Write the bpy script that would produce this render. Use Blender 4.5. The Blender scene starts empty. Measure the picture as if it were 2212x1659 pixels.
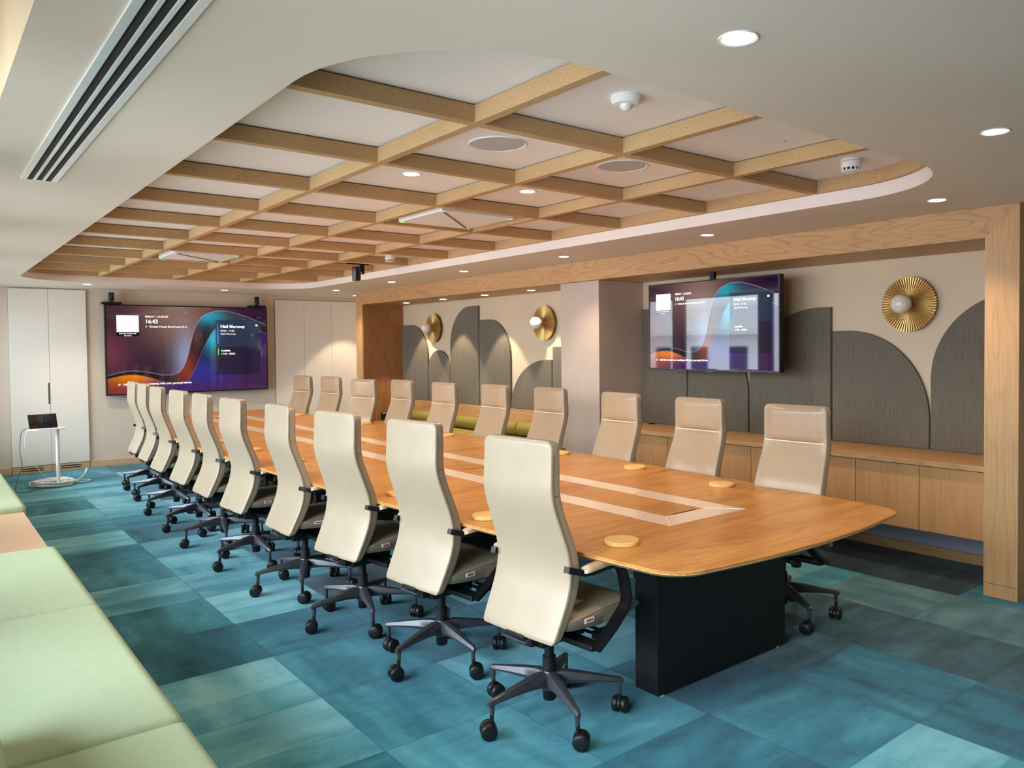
import bpy, bmesh, math, random
import numpy as np
from mathutils import Vector, Matrix
random.seed(7)
PI = math.pi
scene = bpy.context.scene
col = scene.collection

# ------------------------------------------------------------------ camera
EXPO = 0.10
W_, H_ = 2212.0, 1659.0
yaw, pitch, roll, f_px, cxo, cyo = 0.6814, -0.0271, -0.0103, 1685.74, 70.95, -36.26
CAM = Vector((0.0, 0.0, 1.6))
fw = Vector((math.sin(yaw) * math.cos(pitch), math.cos(yaw) * math.cos(pitch), math.sin(pitch)))
rt0 = Vector((math.cos(yaw), -math.sin(yaw), 0)); up0 = rt0.cross(fw)
rt = math.cos(roll) * rt0 + math.sin(roll) * up0
up = -math.sin(roll) * rt0 + math.cos(roll) * up0
cam = bpy.data.cameras.new('camera')
cam.sensor_fit = 'HORIZONTAL'; cam.sensor_width = 36.0
cam.lens = f_px / W_ * 36.0
cam.shift_x = -cxo / W_; cam.shift_y = cyo / W_
cam.clip_start = 0.05; cam.clip_end = 200
camo = bpy.data.objects.new('camera', cam); col.objects.link(camo)
m = Matrix((rt, up, -fw)).transposed().to_4x4(); m.translation = CAM
camo.matrix_world = m
scene.camera = camo
scene.view_settings.view_transform = 'Standard'
scene.view_settings.look = 'None'
scene.view_settings.gamma = 1.0
scene.view_settings.use_curve_mapping = False
scene.view_settings.exposure = EXPO
scene.cycles.max_bounces = 10
scene.cycles.diffuse_bounces = 6
scene.cycles.glossy_bounces = 5
scene.cycles.transmission_bounces = 4
scene.cycles.transparent_max_bounces = 8
scene.cycles.sample_clamp_indirect = 6.0
scene.cycles.caustics_reflective = False
scene.cycles.caustics_refractive = False
scene.cycles.use_denoising = True

# ------------------------------------------------------------------ world: overcast daylight
SKY = 16.0
wd = bpy.data.worlds.new('world'); scene.world = wd; wd.use_nodes = True
nt = wd.node_tree; nt.nodes.clear()
wo = nt.nodes.new('ShaderNodeOutputWorld'); bg = nt.nodes.new('ShaderNodeBackground')
tc = nt.nodes.new('ShaderNodeTexCoord'); sx = nt.nodes.new('ShaderNodeSeparateXYZ'); rp = nt.nodes.new('ShaderNodeValToRGB')
nt.links.new(tc.outputs['Generated'], sx.inputs[0]); nt.links.new(sx.outputs['Z'], rp.inputs[0])
rp.color_ramp.elements[0].position = 0.0; rp.color_ramp.elements[0].color = (0.42, 0.46, 0.50, 1)
rp.color_ramp.elements[1].position = 0.12; rp.color_ramp.elements[1].color = (0.80, 0.92, 1.0, 1)
nt.links.new(rp.outputs[0], bg.inputs[0]); bg.inputs[1].default_value = SKY
nt.links.new(bg.outputs[0], wo.inputs[0])

# daylight portals sit in the window openings (defined with the window numbers used below)
WIN_X, WIN_Z0, WIN_Z1 = -0.35, 0.58, 2.50
WIN_Y = [(-1.6 + 1.95 * i, -1.6 + 1.95 * i + 1.75) for i in range(1, 7)]
for (a, b) in WIN_Y:
    la = bpy.data.lights.new('daylight_portal', 'AREA'); la.shape = 'RECTANGLE'
    la.size = WIN_Z1 - WIN_Z0; la.size_y = b - a; la.cycles.is_portal = True
    lo = bpy.data.objects.new('daylight_portal', la); col.objects.link(lo)
    lo.location = (WIN_X - 0.06, (a + b) / 2, (WIN_Z0 + WIN_Z1) / 2)
    lo.rotation_euler = (0, -PI / 2, 0)

# ------------------------------------------------------------------ materials
def lin(c):
    return tuple(((v / 255) / 12.92 if v / 255 <= 0.04045 else ((v / 255 + 0.055) / 1.055) ** 2.4) for v in c) + (1.0,)

class NT:
    def __init__(s, name):
        s.m = bpy.data.materials.new(name); s.m.use_nodes = True
        s.t = s.m.node_tree; s.b = s.t.nodes['Principled BSDF']
    def n(s, ty, **kw):
        nd = s.t.nodes.new(ty)
        for k, v in kw.items(): setattr(nd, k, v)
        return nd
    def l(s, a, b): s.t.links.new(a, b)
    def math(s, op, a, b=None, c=None):
        nd = s.n('ShaderNodeMath', operation=op)
        for i, v in enumerate((a, b, c)):
            if v is None: continue
            if isinstance(v, (int, float)): nd.inputs[i].default_value = v
            else: s.l(v, nd.inputs[i])
        return nd.outputs[0]
    def mix(s, f, a, b, bt='MIX'):
        nd = s.n('ShaderNodeMix', data_type='RGBA', blend_type=bt)
        for i, v in ((0, f), (6, a), (7, b)):
            if isinstance(v, (int, float, tuple)): nd.inputs[i].default_value = v
            else: s.l(v, nd.inputs[i])
        return nd.outputs[2]
    def coords(s, kind='Object', scale=(1, 1, 1), loc=(0, 0, 0)):
        t = s.n('ShaderNodeTexCoord'); mp = s.n('ShaderNodeMapping')
        mp.inputs['Scale'].default_value = scale; mp.inputs['Location'].default_value = loc
        s.l(t.outputs[kind], mp.inputs[0]); return mp.outputs[0]
    def noise(s, vec, scale=5, detail=3, rough=0.5, dist=0.0):
        nd = s.n('ShaderNodeTexNoise'); s.l(vec, nd.inputs['Vector'])
        nd.inputs['Scale'].default_value = scale; nd.inputs['Detail'].default_value = detail
        nd.inputs['Roughness'].default_value = rough; nd.inputs['Distortion'].default_value = dist
        return nd.outputs['Fac']
    def ramp(s, fac, stops):
        r = s.n('ShaderNodeValToRGB'); s.l(fac, r.inputs[0]); e = r.color_ramp.elements
        while len(e) < len(stops): e.new(0.5)
        for k, (p, c) in enumerate(stops): e[k].position = p; e[k].color = c
        return r.outputs[0]
    def bump(s, h, strength=0.2, dist=0.002):
        b = s.n('ShaderNodeBump'); b.inputs['Strength'].default_value = strength; b.inputs['Distance'].default_value = dist
        s.l(h, b.inputs['Height']); s.l(b.outputs[0], s.b.inputs['Normal'])
    def set(s, color=None, rough=None, metal=None, spec=None, **kw):
        if color is not None:
            if isinstance(color, tuple): s.b.inputs['Base Color'].default_value = color
            else: s.l(color, s.b.inputs['Base Color'])
        if rough is not None: s.b.inputs['Roughness'].default_value = rough
        if metal is not None: s.b.inputs['Metallic'].default_value = metal
        if spec is not None: s.b.inputs['Specular IOR Level'].default_value = spec
        for k, v in kw.items(): s.b.inputs[k].default_value = v
        return s.m

def paint(name, rgb, rough=0.6, var=0.04, spec=0.3):
    M = NT(name); v = M.noise(M.coords('Object'), 3.0, 4)
    c = lin(rgb); d = tuple(x * (1 - var) for x in c[:3]) + (1,)
    return M.set(M.ramp(v, [(0.3, d), (0.7, c)]), rough, spec=spec)

def plain(name, rgb, rough=0.5, metal=0.0, spec=0.5, bumpy=0.0, bscale=400):
    M = NT(name); v = M.noise(M.coords('Object'), 9.0, 2)
    c = lin(rgb); d = tuple(x * 0.96 for x in c[:3]) + (1,)
    M.set(M.ramp(v, [(0.35, d), (0.65, c)]), rough, metal, spec)
    if bumpy: M.bump(M.noise(M.coords('Object'), bscale, 2), bumpy, 0.001)
    return M.m

def wood(name, light, dark, axis='Z', rough=0.45, ring=26.0, cathedral=0.5, coat=0.0, spec=0.4, loc=(0, 0, 0)):
    M = NT(name); ax = 'XYZ'.index(axis)
    s1 = [3.0] * 3; s1[ax] = 0.45
    s2 = [90.0] * 3; s2[ax] = 2.5
    n1 = M.noise(M.coords('Object', s1, loc), 1.0, 2, 0.45, 0.35)
    rings = M.math('MULTIPLY_ADD', M.math('SINE', M.math('MULTIPLY', n1, ring * 4)), 0.5, 0.5)
    n2 = M.noise(M.coords('Object', s2, loc), 1.0, 3, 0.6)
    s3 = [1.2] * 3; s3[ax] = 0.3
    n3 = M.noise(M.coords('Object', s3, loc), 1.0, 2)
    a, b = lin(light), lin(dark)
    base = M.ramp(n3, [(0.3, b), (0.75, a)])
    c = M.mix(M.math('MULTIPLY', M.math('POWER', rings, 7.0), cathedral), M.mix(0.0, a, a), b)
    c = M.mix(0.45, c, base)
    fib = M.ramp(n2, [(0.3, (0.72, 0.70, 0.66, 1)), (0.62, (1.04, 1.04, 1.04, 1))])
    c = M.mix(0.55, c, M.mix(1.0, c, fib, 'MULTIPLY'))
    M.set(c, rough, spec=spec)
    if coat: M.b.inputs['Coat Weight'].default_value = coat; M.b.inputs['Coat Roughness'].default_value = 0.12
    M.bump(n2, 0.06, 0.001)
    return M.m

def weave(name, light, dark, scale=220, rough=0.95):
    M = NT(name); v = M.coords('Object')
    n1 = M.noise(M.coords('Object', (scale, scale, scale * 0.12)), 1.0, 2)
    n2 = M.noise(M.coords('Object', (scale * 0.12, scale * 0.12, scale)), 1.0, 2)
    n3 = M.noise(v, 2.0, 3)
    n4 = M.noise(M.coords('Object', (scale * .35, scale * .35, scale * .012)), 1.0, 2)
    f = M.math('ADD', M.math('MULTIPLY', n1, 0.4), M.math('ADD', M.math('MULTIPLY', n2, 0.28), M.math('ADD', M.math('MULTIPLY', n4, 0.24), M.math('MULTIPLY', n3, 0.08))))
    M.set(M.ramp(f, [(0.38, lin(dark)), (0.62, lin(light))]), rough, spec=0.2)
    M.bump(M.math('ADD', n1, n2), 0.12, 0.001)
    return M.m

def speck(name, light, dark, rough=0.7):
    M = NT(name)
    n1 = M.noise(M.coords('Object'), 160, 3, 0.7); n2 = M.noise(M.coords('Object'), 2.0, 2)
    f = M.math('ADD', M.math('MULTIPLY', n1, 0.75), M.math('MULTIPLY', n2, 0.25))
    return M.set(M.ramp(f, [(0.36, lin(dark)), (0.62, lin(light))]), rough, spec=0.3)

def emit(name, rgb, strength):
    M = NT(name); v = M.noise(M.coords('Object'), 3.0, 1)
    c = lin(rgb); M.set(c, 0.5)
    M.b.inputs['Emission Color'].default_value = c
    M.l(M.math('MULTIPLY_ADD', v, 0.02 * strength, strength), M.b.inputs['Emission Strength'])
    return M.m

def carpet_mat():
    M = NT('carpet_tiles')
    g = M.n('ShaderNodeNewGeometry'); sp = M.n('ShaderNodeSeparateXYZ'); M.l(g.outputs['Position'], sp.inputs[0])
    ux = M.math('DIVIDE', M.math('SUBTRACT', sp.outputs[0], 1.42), 0.61)
    uy = M.math('DIVIDE', M.math('SUBTRACT', sp.outputs[1], 2.16), 0.621)
    ix, iy = M.math('FLOOR', ux), M.math('FLOOR', uy)
    fx, fy = M.math('FRACT', ux), M.math('FRACT', uy)
    cv = M.n('ShaderNodeCombineXYZ'); M.l(ix, cv.inputs[0]); M.l(iy, cv.inputs[1])
    wn = M.n('ShaderNodeTexWhiteNoise', noise_dimensions='3D'); M.l(cv.outputs[0], wn.inputs[0])
    rnd = wn.outputs['Value']; sc = M.n('ShaderNodeSeparateColor'); M.l(wn.outputs['Color'], sc.inputs[0])
    r1, r2, r3 = sc.outputs[0], sc.outputs[1], sc.outputs[2]
    def tile_noise(sxx, syy, detail, dist):
        c = M.n('ShaderNodeCombineXYZ')
        M.l(M.math('MULTIPLY', fx, sxx), c.inputs[0]); M.l(M.math('MULTIPLY', fy, syy), c.inputs[1])
        nd = M.n('ShaderNodeTexNoise', noise_dimensions='4D')
        M.l(c.outputs[0], nd.inputs['Vector']); M.l(M.math('MULTIPLY', r3, 90.0), nd.inputs['W'])
        nd.inputs['Scale'].default_value = 1.0; nd.inputs['Detail'].default_value = detail; nd.inputs['Distortion'].default_value = dist
        return nd.outputs['Fac']
    na = tile_noise(1.2, 4.0, 8, 0.25); nb = tile_noise(4.0, 1.2, 8, 0.25)
    pick = M.math('GREATER_THAN', r2, 0.45)
    n = M.math('ADD', M.math('MULTIPLY', na, pick), M.math('MULTIPLY', nb, M.math('SUBTRACT', 1.0, pick)))
    v1 = tile_noise(2.0, 4.5, 10, 0.7)
    vein = M.math('SUBTRACT', 1.0, M.math('MINIMUM', M.math('MULTIPLY', M.math('ABSOLUTE', M.math('SUBTRACT', v1, 0.5)), 16.0), 1.0))
    # half-tile split: some tiles step in tone along a straight seam
    hx = M.math('MULTIPLY', M.math('GREATER_THAN', fy, 0.42), M.math('GREATER_THAN', r1, 0.62))
    f = M.math('ADD', M.math('MULTIPLY', rnd, 0.38), M.math('MULTIPLY', n, 0.68))
    f = M.math('ADD', f, M.math('MULTIPLY', hx, 0.10))
    f = M.math('SUBTRACT', f, M.math('MULTIPLY', vein, 0.045))
    # the last tile row along the cabinets is a near-black design, and grey-green tiles grow commoner towards it, partly to put that side's lack of daylight into the colour
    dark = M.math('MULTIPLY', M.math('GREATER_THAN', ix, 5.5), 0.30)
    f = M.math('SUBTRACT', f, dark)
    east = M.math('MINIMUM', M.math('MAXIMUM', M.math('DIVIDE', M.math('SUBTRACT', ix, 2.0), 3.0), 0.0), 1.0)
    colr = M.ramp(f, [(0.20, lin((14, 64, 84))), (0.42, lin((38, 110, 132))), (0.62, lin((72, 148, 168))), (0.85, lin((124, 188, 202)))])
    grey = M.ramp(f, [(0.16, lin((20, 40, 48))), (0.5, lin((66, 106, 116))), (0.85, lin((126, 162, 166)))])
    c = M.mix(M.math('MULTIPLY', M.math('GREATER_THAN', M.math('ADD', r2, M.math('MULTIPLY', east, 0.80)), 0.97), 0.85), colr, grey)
    pile = M.noise(M.coords('Object'), 350, 2)
    c = M.mix(0.35, c, M.mix(1.0, c, M.ramp(pile, [(0.3, (0.75, 0.75, 0.75, 1)), (0.7, (1.15, 1.15, 1.15, 1))]), 'MULTIPLY'))
    ex = M.math('MINIMUM', M.math('MINIMUM', fx, M.math('SUBTRACT', 1.0, fx)), M.math('MINIMUM', fy, M.math('SUBTRACT', 1.0, fy)))
    seam = M.math('LESS_THAN', ex, 0.006)
    c = M.mix(M.math('MULTIPLY', seam, 0.35), c, lin((12, 50, 66)))
    M.set(c, 0.95, spec=0.1)
    M.b.inputs['Sheen Weight'].default_value = 0.15
    M.bump(pile, 0.3, 0.002)
    return M.m

def table_wood():
    M = NT('table_oak')
    t = M.coords('Object', (1, 1, 1))
    sp = M.n('ShaderNodeSeparateXYZ'); M.l(t, sp.inputs[0])
    lf = M.math('DIVIDE', sp.outputs[1], 1.86); il = M.math('FLOOR', lf)
    wn = M.n('ShaderNodeTexWhiteNoise', noise_dimensions='1D'); M.l(il, wn.inputs['W'])
    n1 = M.noise(M.coords('Object', (0.9, 7.0, 7.0)), 1.0, 3, 0.5, 0.6)
    n2 = M.noise(M.coords('Object', (3.0, 120.0, 120.0)), 1.0, 2)
    rings = M.math('MULTIPLY_ADD', M.math('SINE', M.math('MULTIPLY', n1, 60)), 0.5, 0.5)
    f = M.math('ADD', M.math('MULTIPLY', rings, 0.14), M.math('ADD', M.math('MULTIPLY', n1, 0.5), M.math('MULTIPLY', n2, 0.25)))
    c = M.ramp(f, [(0.25, lin((164, 104, 46))), (0.5, lin((198, 138, 70))), (0.8, lin((216, 160, 92)))])
    c = M.mix(M.math('MULTIPLY', wn.outputs['Value'], 0.18), c, lin((170, 106, 48)))
    M.set(c, 0.33, spec=0.5)
    return M.m

MT = {}
MT['ceil'] = paint('ceiling_paint', (232, 221, 206), 0.7)
MT['coffer_ceil'] = paint('coffer_paint', (238, 234, 228), 0.7)
MT['fascia'] = paint('fascia_paint', (238, 228, 222), 0.6)
MT['wall'] = paint('warm_wall_paint', (214, 195, 168), 0.7)
MT['wall_far'] = paint('far_wall_paint', (220, 206, 192), 0.65)
MT['wall_dark'] = paint('dark_back_wall_paint', (120, 100, 80), 0.7)
MT['cream'] = paint('pocket_lamp_tint_paint', (240, 216, 178), 0.6)  # lamp light in the ceiling pocket, put into the riser's colour
MT['reveal'] = paint('shadow_gap_paint', (150, 136, 120), 0.7)
MT['pillar'] = paint('pillar_plaster', (198, 180, 166), 0.6, 0.10)
MT['cupboard'] = paint('cupboard_lacquer', (240, 234, 226), 0.45, 0.02)
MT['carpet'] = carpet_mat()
MT['oakZ'] = wood('oak_upright', (208, 166, 118), (176, 132, 86), 'Z', cathedral=0.4)
MT['oakY'] = wood('oak_lengthwise', (208, 166, 118), (160, 114, 70), 'Y', ring=44, cathedral=0.6)
MT['oakX'] = wood('oak_crosswise', (224, 188, 154), (200, 160, 124), 'X', cathedral=0.3)
MT['oak_cab'] = wood('oak_cabinet_front', (212, 160, 106), (172, 120, 72), 'Z', 0.5, 16, 0.35, loc=(3, 7, 1))
MT['oak_dark'] = wood('oak_side_panel', (176, 122, 78), (128, 82, 48), 'Z', 0.5, 20, 0.45)
MT['beam'] = speck('oak_fibre_beam', (202, 168, 124), (164, 130, 90))
MT['table'] = table_wood()
MT['table_edge'] = wood('table_edge_oak', (226, 172, 116), (190, 130, 76), 'Y', 0.4, 20, 0.3)
MT['inlay'] = plain('pale_inlay', (232, 208, 186), 0.16, 0.0, 0.6)
MT['joint'] = plain('joint_line', (244, 232, 220), 0.4)
MT['hatch'] = wood('hatch_oak', (190, 130, 66), (160, 102, 48), 'X', 0.33, 20, 0.3)
MT['disc'] = wood('coaster_beech', (236, 192, 124), (212, 160, 94), 'X', 0.5, 20, 0.3)
MT['black'] = plain('matt_black', (13, 15, 18), 0.55, 0.0, 0.4)
MT['blackgloss'] = plain('satin_black', (18, 18, 20), 0.3, 0.0, 0.5)
MT['base_metal'] = plain('graphite_metal', (84, 84, 90), 0.38, 0.6, 0.5)
MT['armblack'] = plain('arm_black', (22, 22, 25), 0.28, 0.2, 0.5)
MT['rubber'] = plain('caster_black', (24, 25, 27), 0.4, 0.0, 0.4)
MT['leather'] = plain('cream_leather', (160, 144, 123), 0.34, 0.0, 0.45)
MT['leather_f'] = plain('cream_leather_warm_lit', (166, 143, 117), 0.28, 0.0, 0.45)  # same cream leather, with warm light on the front faces put into its colour
MT['piping'] = plain('cream_piping', (226, 208, 180), 0.4)
MT['stitch'] = plain('seam_thread', (92, 80, 64), 0.7)
MT['panel'] = weave('grey_linen', (128, 120, 108), (92, 86, 76), 420)
MT['green'] = weave('pale_green_wool', (194, 212, 178), (184, 203, 168), 260)
MT['green_dark'] = weave('moss_green_wool', (150, 138, 72), (120, 110, 56), 260)
MT['white'] = plain('white_enamel', (236, 236, 236), 0.4)
MT['cable_white'] = plain('white_cable', (228, 228, 228), 0.5)
MT['cable_grey'] = plain('grey_cable', (88, 92, 98), 0.5)
MT['grille_w'] = plain('grille_white', (226, 226, 222), 0.12, 0.0, 0.8)
MT['brass'] = plain('aged_brass', (222, 184, 116), 0.34, 0.75)
MT['opal'] = plain('opal_glass', (236, 226, 216), 0.12, 0.0, 0.6)
MT['speaker'] = plain('speaker_mesh', (186, 180, 176), 0.8)
MT['red'] = plain('red_print', (190, 60, 50), 0.6)
MT['wall_shade_grey'] = plain('wall_shade_grey', (150, 156, 168), 0.5)  # cool shade on the wall under the cabinets, put into the colour
MT['lamp'] = emit('lamp_warm_glow', (255, 226, 190), 14.0)
MT['led_green'] = emit('green_led', (120, 240, 110), 1.2)
MT['ui_white'] = emit('screen_white', (240, 240, 240), 0.95)
MT['ui_blue'] = emit('screen_blue', (92, 116, 240), 1.0)
MT['ui_green'] = emit('screen_green', (110, 214, 90), 1.0)
MT['ui_card'] = emit('screen_pale_card', (226, 222, 230), 0.75)

def screen_mat(name, k):
    M = NT(name); a = M.n('ShaderNodeVertexColor'); a.layer_name = 'picture'
    M.set((0.004, 0.004, 0.005, 1), 0.025, spec=0.6)
    M.l(a.outputs['Color'], M.b.inputs['Emission Color']); M.b.inputs['Emission Strength'].default_value = k
    return M.m
MT['screen'] = screen_mat('screen_picture', 0.72)
MT['screen_dim'] = screen_mat('tablet_picture', 0.10)

def glass_mat():
    M = NT('window_glass'); t = M.t
    tr = M.n('ShaderNodeBsdfTransparent'); gl = M.n('ShaderNodeBsdfGlossy'); gl.inputs['Roughness'].default_value = 0.02
    fr = M.n('ShaderNodeFresnel'); fr.inputs[0].default_value = 1.45
    mx = M.n('ShaderNodeMixShader'); M.l(fr.outputs[0], mx.inputs[0]); M.l(tr.outputs[0], mx.inputs[1]); M.l(gl.outputs[0], mx.inputs[2])
    M.l(mx.outputs[0], t.nodes['Material Output'].inputs['Surface']); return M.m
MT['glass'] = glass_mat()

# ------------------------------------------------------------------ mesh helpers
class MB:
    def __init__(s): s.bm = bmesh.new()
    def box(s, x0, x1, y0, y1, z0, z1, bev=0.0, seg=2):
        b = bmesh.new()
        vs = [b.verts.new((x, y, z)) for z in (z0, z1) for (x, y) in ((x0, y0), (x1, y0), (x1, y1), (x0, y1))]
        for q in ((3, 2, 1, 0), (4, 5, 6, 7), (0, 1, 5, 4), (1, 2, 6, 5), (2, 3, 7, 6), (3, 0, 4, 7)):
            b.faces.new([vs[i] for i in q])
        if bev: bmesh.ops.bevel(b, geom=b.edges[:], offset=bev, segments=seg, affect='EDGES', profile=0.6)
        s.join(b); return s
    def join(s, b, mat=None):
        me = bpy.data.meshes.new('tmp'); b.to_mesh(me); b.free()
        if mat is not None: me.transform(mat)
        s.bm.from_mesh(me); bpy.data.meshes.remove(me); return s
    def prism(s, poly, z0, z1, mat=None, bev=0.0):
        b = bmesh.new()
        lo = [b.verts.new((p[0], p[1], z0)) for p in poly]; hi = [b.verts.new((p[0], p[1], z1)) for p in poly]
        n = len(poly)
        b.faces.new(lo[::-1]); top = b.faces.new(hi)
        for i in range(n): b.faces.new((lo[i], lo[(i + 1) % n], hi[(i + 1) % n], hi[i]))
        if bev:
            ed = [e for e in b.edges if abs(e.verts[0].co.z - e.verts[1].co.z) < 1e-6 and e.verts[0].co.z > (z0 + z1) / 2]
            bmesh.ops.bevel(b, geom=ed, offset=bev, segments=2, affect='EDGES', profile=0.6)
        s.join(b, mat); return s
    def loft(s, rings, cap=True, close=False):
        b = s.bm; R = [[b.verts.new(p) for p in r] for r in rings]; n = len(R[0])
        rr = range(len(R)) if close else range(len(R) - 1)
        for i in rr:
            A, B = R[i], R[(i + 1) % len(R)]
            for j in range(n): b.faces.new((A[j], A[(j + 1) % n], B[(j + 1) % n], B[j]))
        if cap and not close:
            b.faces.new(R[0][::-1]); b.faces.new(R[-1])
        return s
    def tube(s, path, r, seg=8, closed=False, cap=True):
        P = [Vector(p) for p in path]; n = len(P); rings = []
        prev = None
        for i in range(n):
            if closed: t = P[(i + 1) % n] - P[i - 1]
            else: t = P[min(i + 1, n - 1)] - P[max(i - 1, 0)]
            t.normalize()
            if prev is None:
                a = Vector((0, 0, 1)) if abs(t.z) < 0.9 else Vector((1, 0, 0))
                u = t.cross(a).normalized()
            else:
                u = (prev - t * prev.dot(t)).normalized()
            prev = u; v = t.cross(u)
            rad = r[i] if isinstance(r, (list, tuple)) else r
            rings.append([P[i] + rad * (math.cos(k * 2 * PI / seg) * u + math.sin(k * 2 * PI / seg) * v) for k in range(seg)])
        return s.loft(rings, cap, closed)
    def lathe(s, prof, seg=32, mat=None, cap=True):
        b = bmesh.new()
        rings = [[b.verts.new((r * math.cos(k * 2 * PI / seg), r * math.sin(k * 2 * PI / seg), z)) for k in range(seg)] for r, z in prof]
        for A, B in zip(rings, rings[1:]):
            for j in range(seg): b.faces.new((A[j], A[(j + 1) % seg], B[(j + 1) % seg], B[j]))
        if cap: b.faces.new(rings[0][::-1]); b.faces.new(rings[-1])
        s.join(b, mat); return s
    def cyl(s, p0, p1, r, seg=20):
        return s.tube([p0, p1], r, seg)
    def build(s, name, mat, parent=None, smooth=False, angle=0.6):
        b = s.bm
        bmesh.ops.recalc_face_normals(b, faces=b.faces[:])
        if smooth:
            for f in b.faces: f.smooth = True
            for e in b.edges:
                if len(e.link_faces) == 2 and e.calc_face_angle(0) > angle: e.smooth = False
        me = bpy.data.meshes.new(name); b.to_mesh(me); b.free()
        o = bpy.data.objects.new(name, me); col.objects.link(o)
        me.materials.append(mat)
        if parent is not None: o.parent = parent
        return o

def tag(o, label, cat, group=None, kind=None):
    o['label'] = label; o['category'] = cat
    if group: o['group'] = group
    if kind: o['kind'] = kind
    return o
def thing(name, label, cat, loc=(0, 0, 0), rz=0.0, group=None):
    o = bpy.data.objects.new(name, None); col.objects.link(o)
    o.empty_display_size = 0.1
    o.location = loc; o.rotation_euler = (0, 0, rz); return tag(o, label, cat, group)
def struct(o): o['kind'] = 'structure'; return o
def dup(src, parent=None):
    c = src.copy(); col.objects.link(c); c.parent = parent
    for ch in list(src.children): dup(ch, c)
    return c
def rrect(x0, x1, y0, y1, r, n=10):
    pts = []
    for (cx, cy, a) in ((x1 - r, y1 - r, 0), (x0 + r, y1 - r, PI / 2), (x0 + r, y0 + r, PI), (x1 - r, y0 + r, 1.5 * PI)):
        for k in range(n + 1):
            t = a + k / n * PI / 2; pts.append((cx + r * math.cos(t), cy + r * math.sin(t)))
    return pts

# ------------------------------------------------------------------ room numbers
ZC = 2.44            # lower ceiling
ZB = 2.517           # underside of the timber lattice
ZK = 2.595           # ceiling inside the coffer
YF = 12.20           # far wall
YB = -2.20           # wall behind the camera
XN = 5.90            # back wall of the niche
XF = 5.22            # face of the oak portal
RIM = (0.955, 4.36, 1.755, 10.98, 0.66)

# ------------------------------------------------------------------ room shell
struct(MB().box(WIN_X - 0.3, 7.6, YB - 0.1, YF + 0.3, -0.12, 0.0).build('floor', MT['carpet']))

def ceiling():
    b = bmesh.new()
    outer = [(0.25, YB), (7.6, YB), (7.6, YF + 0.2), (0.25, YF + 0.2)]
    hole = rrect(*RIM, n=14)
    vo = [b.verts.new((x, y, ZC)) for x, y in outer]; vh = [b.verts.new((x, y, ZC)) for x, y in hole]
    ed = [b.edges.new((vo[i], vo[(i + 1) % 4])) for i in range(4)] + [b.edges.new((vh[i], vh[(i + 1) % len(vh)])) for i in range(len(vh))]
    bmesh.ops.triangle_fill(b, edges=ed, use_beauty=True)
    mb = MB(); mb.join(b)
    o = mb.build('ceiling', MT['ceil'])
    for p in o.data.polygons:
        if p.normal.z > 0: pass
    return struct(o)
ceiling()
def ceiling_recess():
    mb = MB(); hole = rrect(*RIM, n=14)
    lo = [Vector((x, y, ZC)) for x, y in hole]; hi = [Vector((x, y, ZB)) for x, y in hole]; n = len(hole)
    b = mb.bm; L = [b.verts.new(p) for p in lo]; Hh = [b.verts.new(p) for p in hi]
    for i in range(n): b.faces.new((L[i], L[(i + 1) % n], Hh[(i + 1) % n], Hh[i]))
    o = mb.build('trim_1', MT['fascia'], smooth=True); return struct(o)
ceiling_recess()
struct(MB().box(RIM[0] - 0.3, RIM[1] + 0.3, RIM[2] - 0.3, RIM[3] + 0.3, ZK, ZK + 0.05).build('ceiling_coffer', MT['coffer_ceil']))
# ceiling pocket along the windows and the beam that drops down to the lower ceiling
struct(MB().box(0.25, 0.29, YB, YF + 0.2, ZC + 0.002, 2.80).build('trim_2', MT['cream']))
struct(MB().box(WIN_X - 0.3, 0.25, YB, YF + 0.2, 2.80, 2.85).build('ceiling_pocket', MT['ceil']))
struct(MB().box(WIN_X - 0.3, 7.6, YF, YF + 0.12, 0, ZC + 0.5).build('wall_far', MT['wall_far']))
struct(MB().box(WIN_X - 0.3, 7.6, YB - 0.1, YB, 0, ZC + 0.5).build('wall_back', MT['wall_dark']))
struct(MB().box(XN, XN + 0.12, YB, 12.19, 0, ZC).build('wall_right', MT['wall']))
def wall_left():
    mb = MB(); x0, x1 = WIN_X - 0.18, WIN_X
    mb.box(x0, x1, YB, YF, 0, WIN_Z0); mb.box(x0, x1, YB, YF, WIN_Z1, 2.80)
    ys = [YB] + [v for p in WIN_Y for v in p] + [YF]
    for a, b in zip(ys[0::2], ys[1::2]): mb.box(x0, x1, a, b, WIN_Z0, WIN_Z1)
    return struct(mb.build('wall_left', MT['wall']))
wall_left()
for i, (a, b) in enumerate(WIN_Y):
    e = bpy.data.objects.new('window_%d' % (i + 1), None); col.objects.link(e); e.location = (WIN_X - 0.09, (a + b) / 2, WIN_Z0); struct(e)
    w = (b - a) / 2; h = WIN_Z1 - WIN_Z0; t = 0.045
    fr = MB(); fr.box(-.03, .03, -w, -w + t, 0, h); fr.box(-.03, .03, w - t, w, 0, h); fr.box(-.03, .03, -w + t, w - t, 0, t); fr.box(-.03, .03, -w + t, w - t, h - t, h)
    fr.build('window_frame', MT['base_metal'], e)
    MB().box(-.004, .004, -w + t, w - t, t, h - t).build('pane', MT['glass'], e)
struct(MB().box(WIN_X, WIN_X + 0.16, YB, YF, 0.552, 0.58, 0.004).build('trim_3', MT['white']))

# pillar standing in the niche
struct(MB().box(5.27, XN, 5.645, 6.225, 0, 2.243).build('wall_pillar', MT['pillar']))
# skirting boards on the far wall
struct(MB().box(1.862, 4.41, YF - 0.016, YF, 0, 0.09, 0.002).build('baseboard_far', MT['oakX']))
struct(MB().box(WIN_X, 0.968, YF - 0.016, YF, 0, 0.09, 0.002).build('baseboard_left', MT['oakX']))

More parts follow.
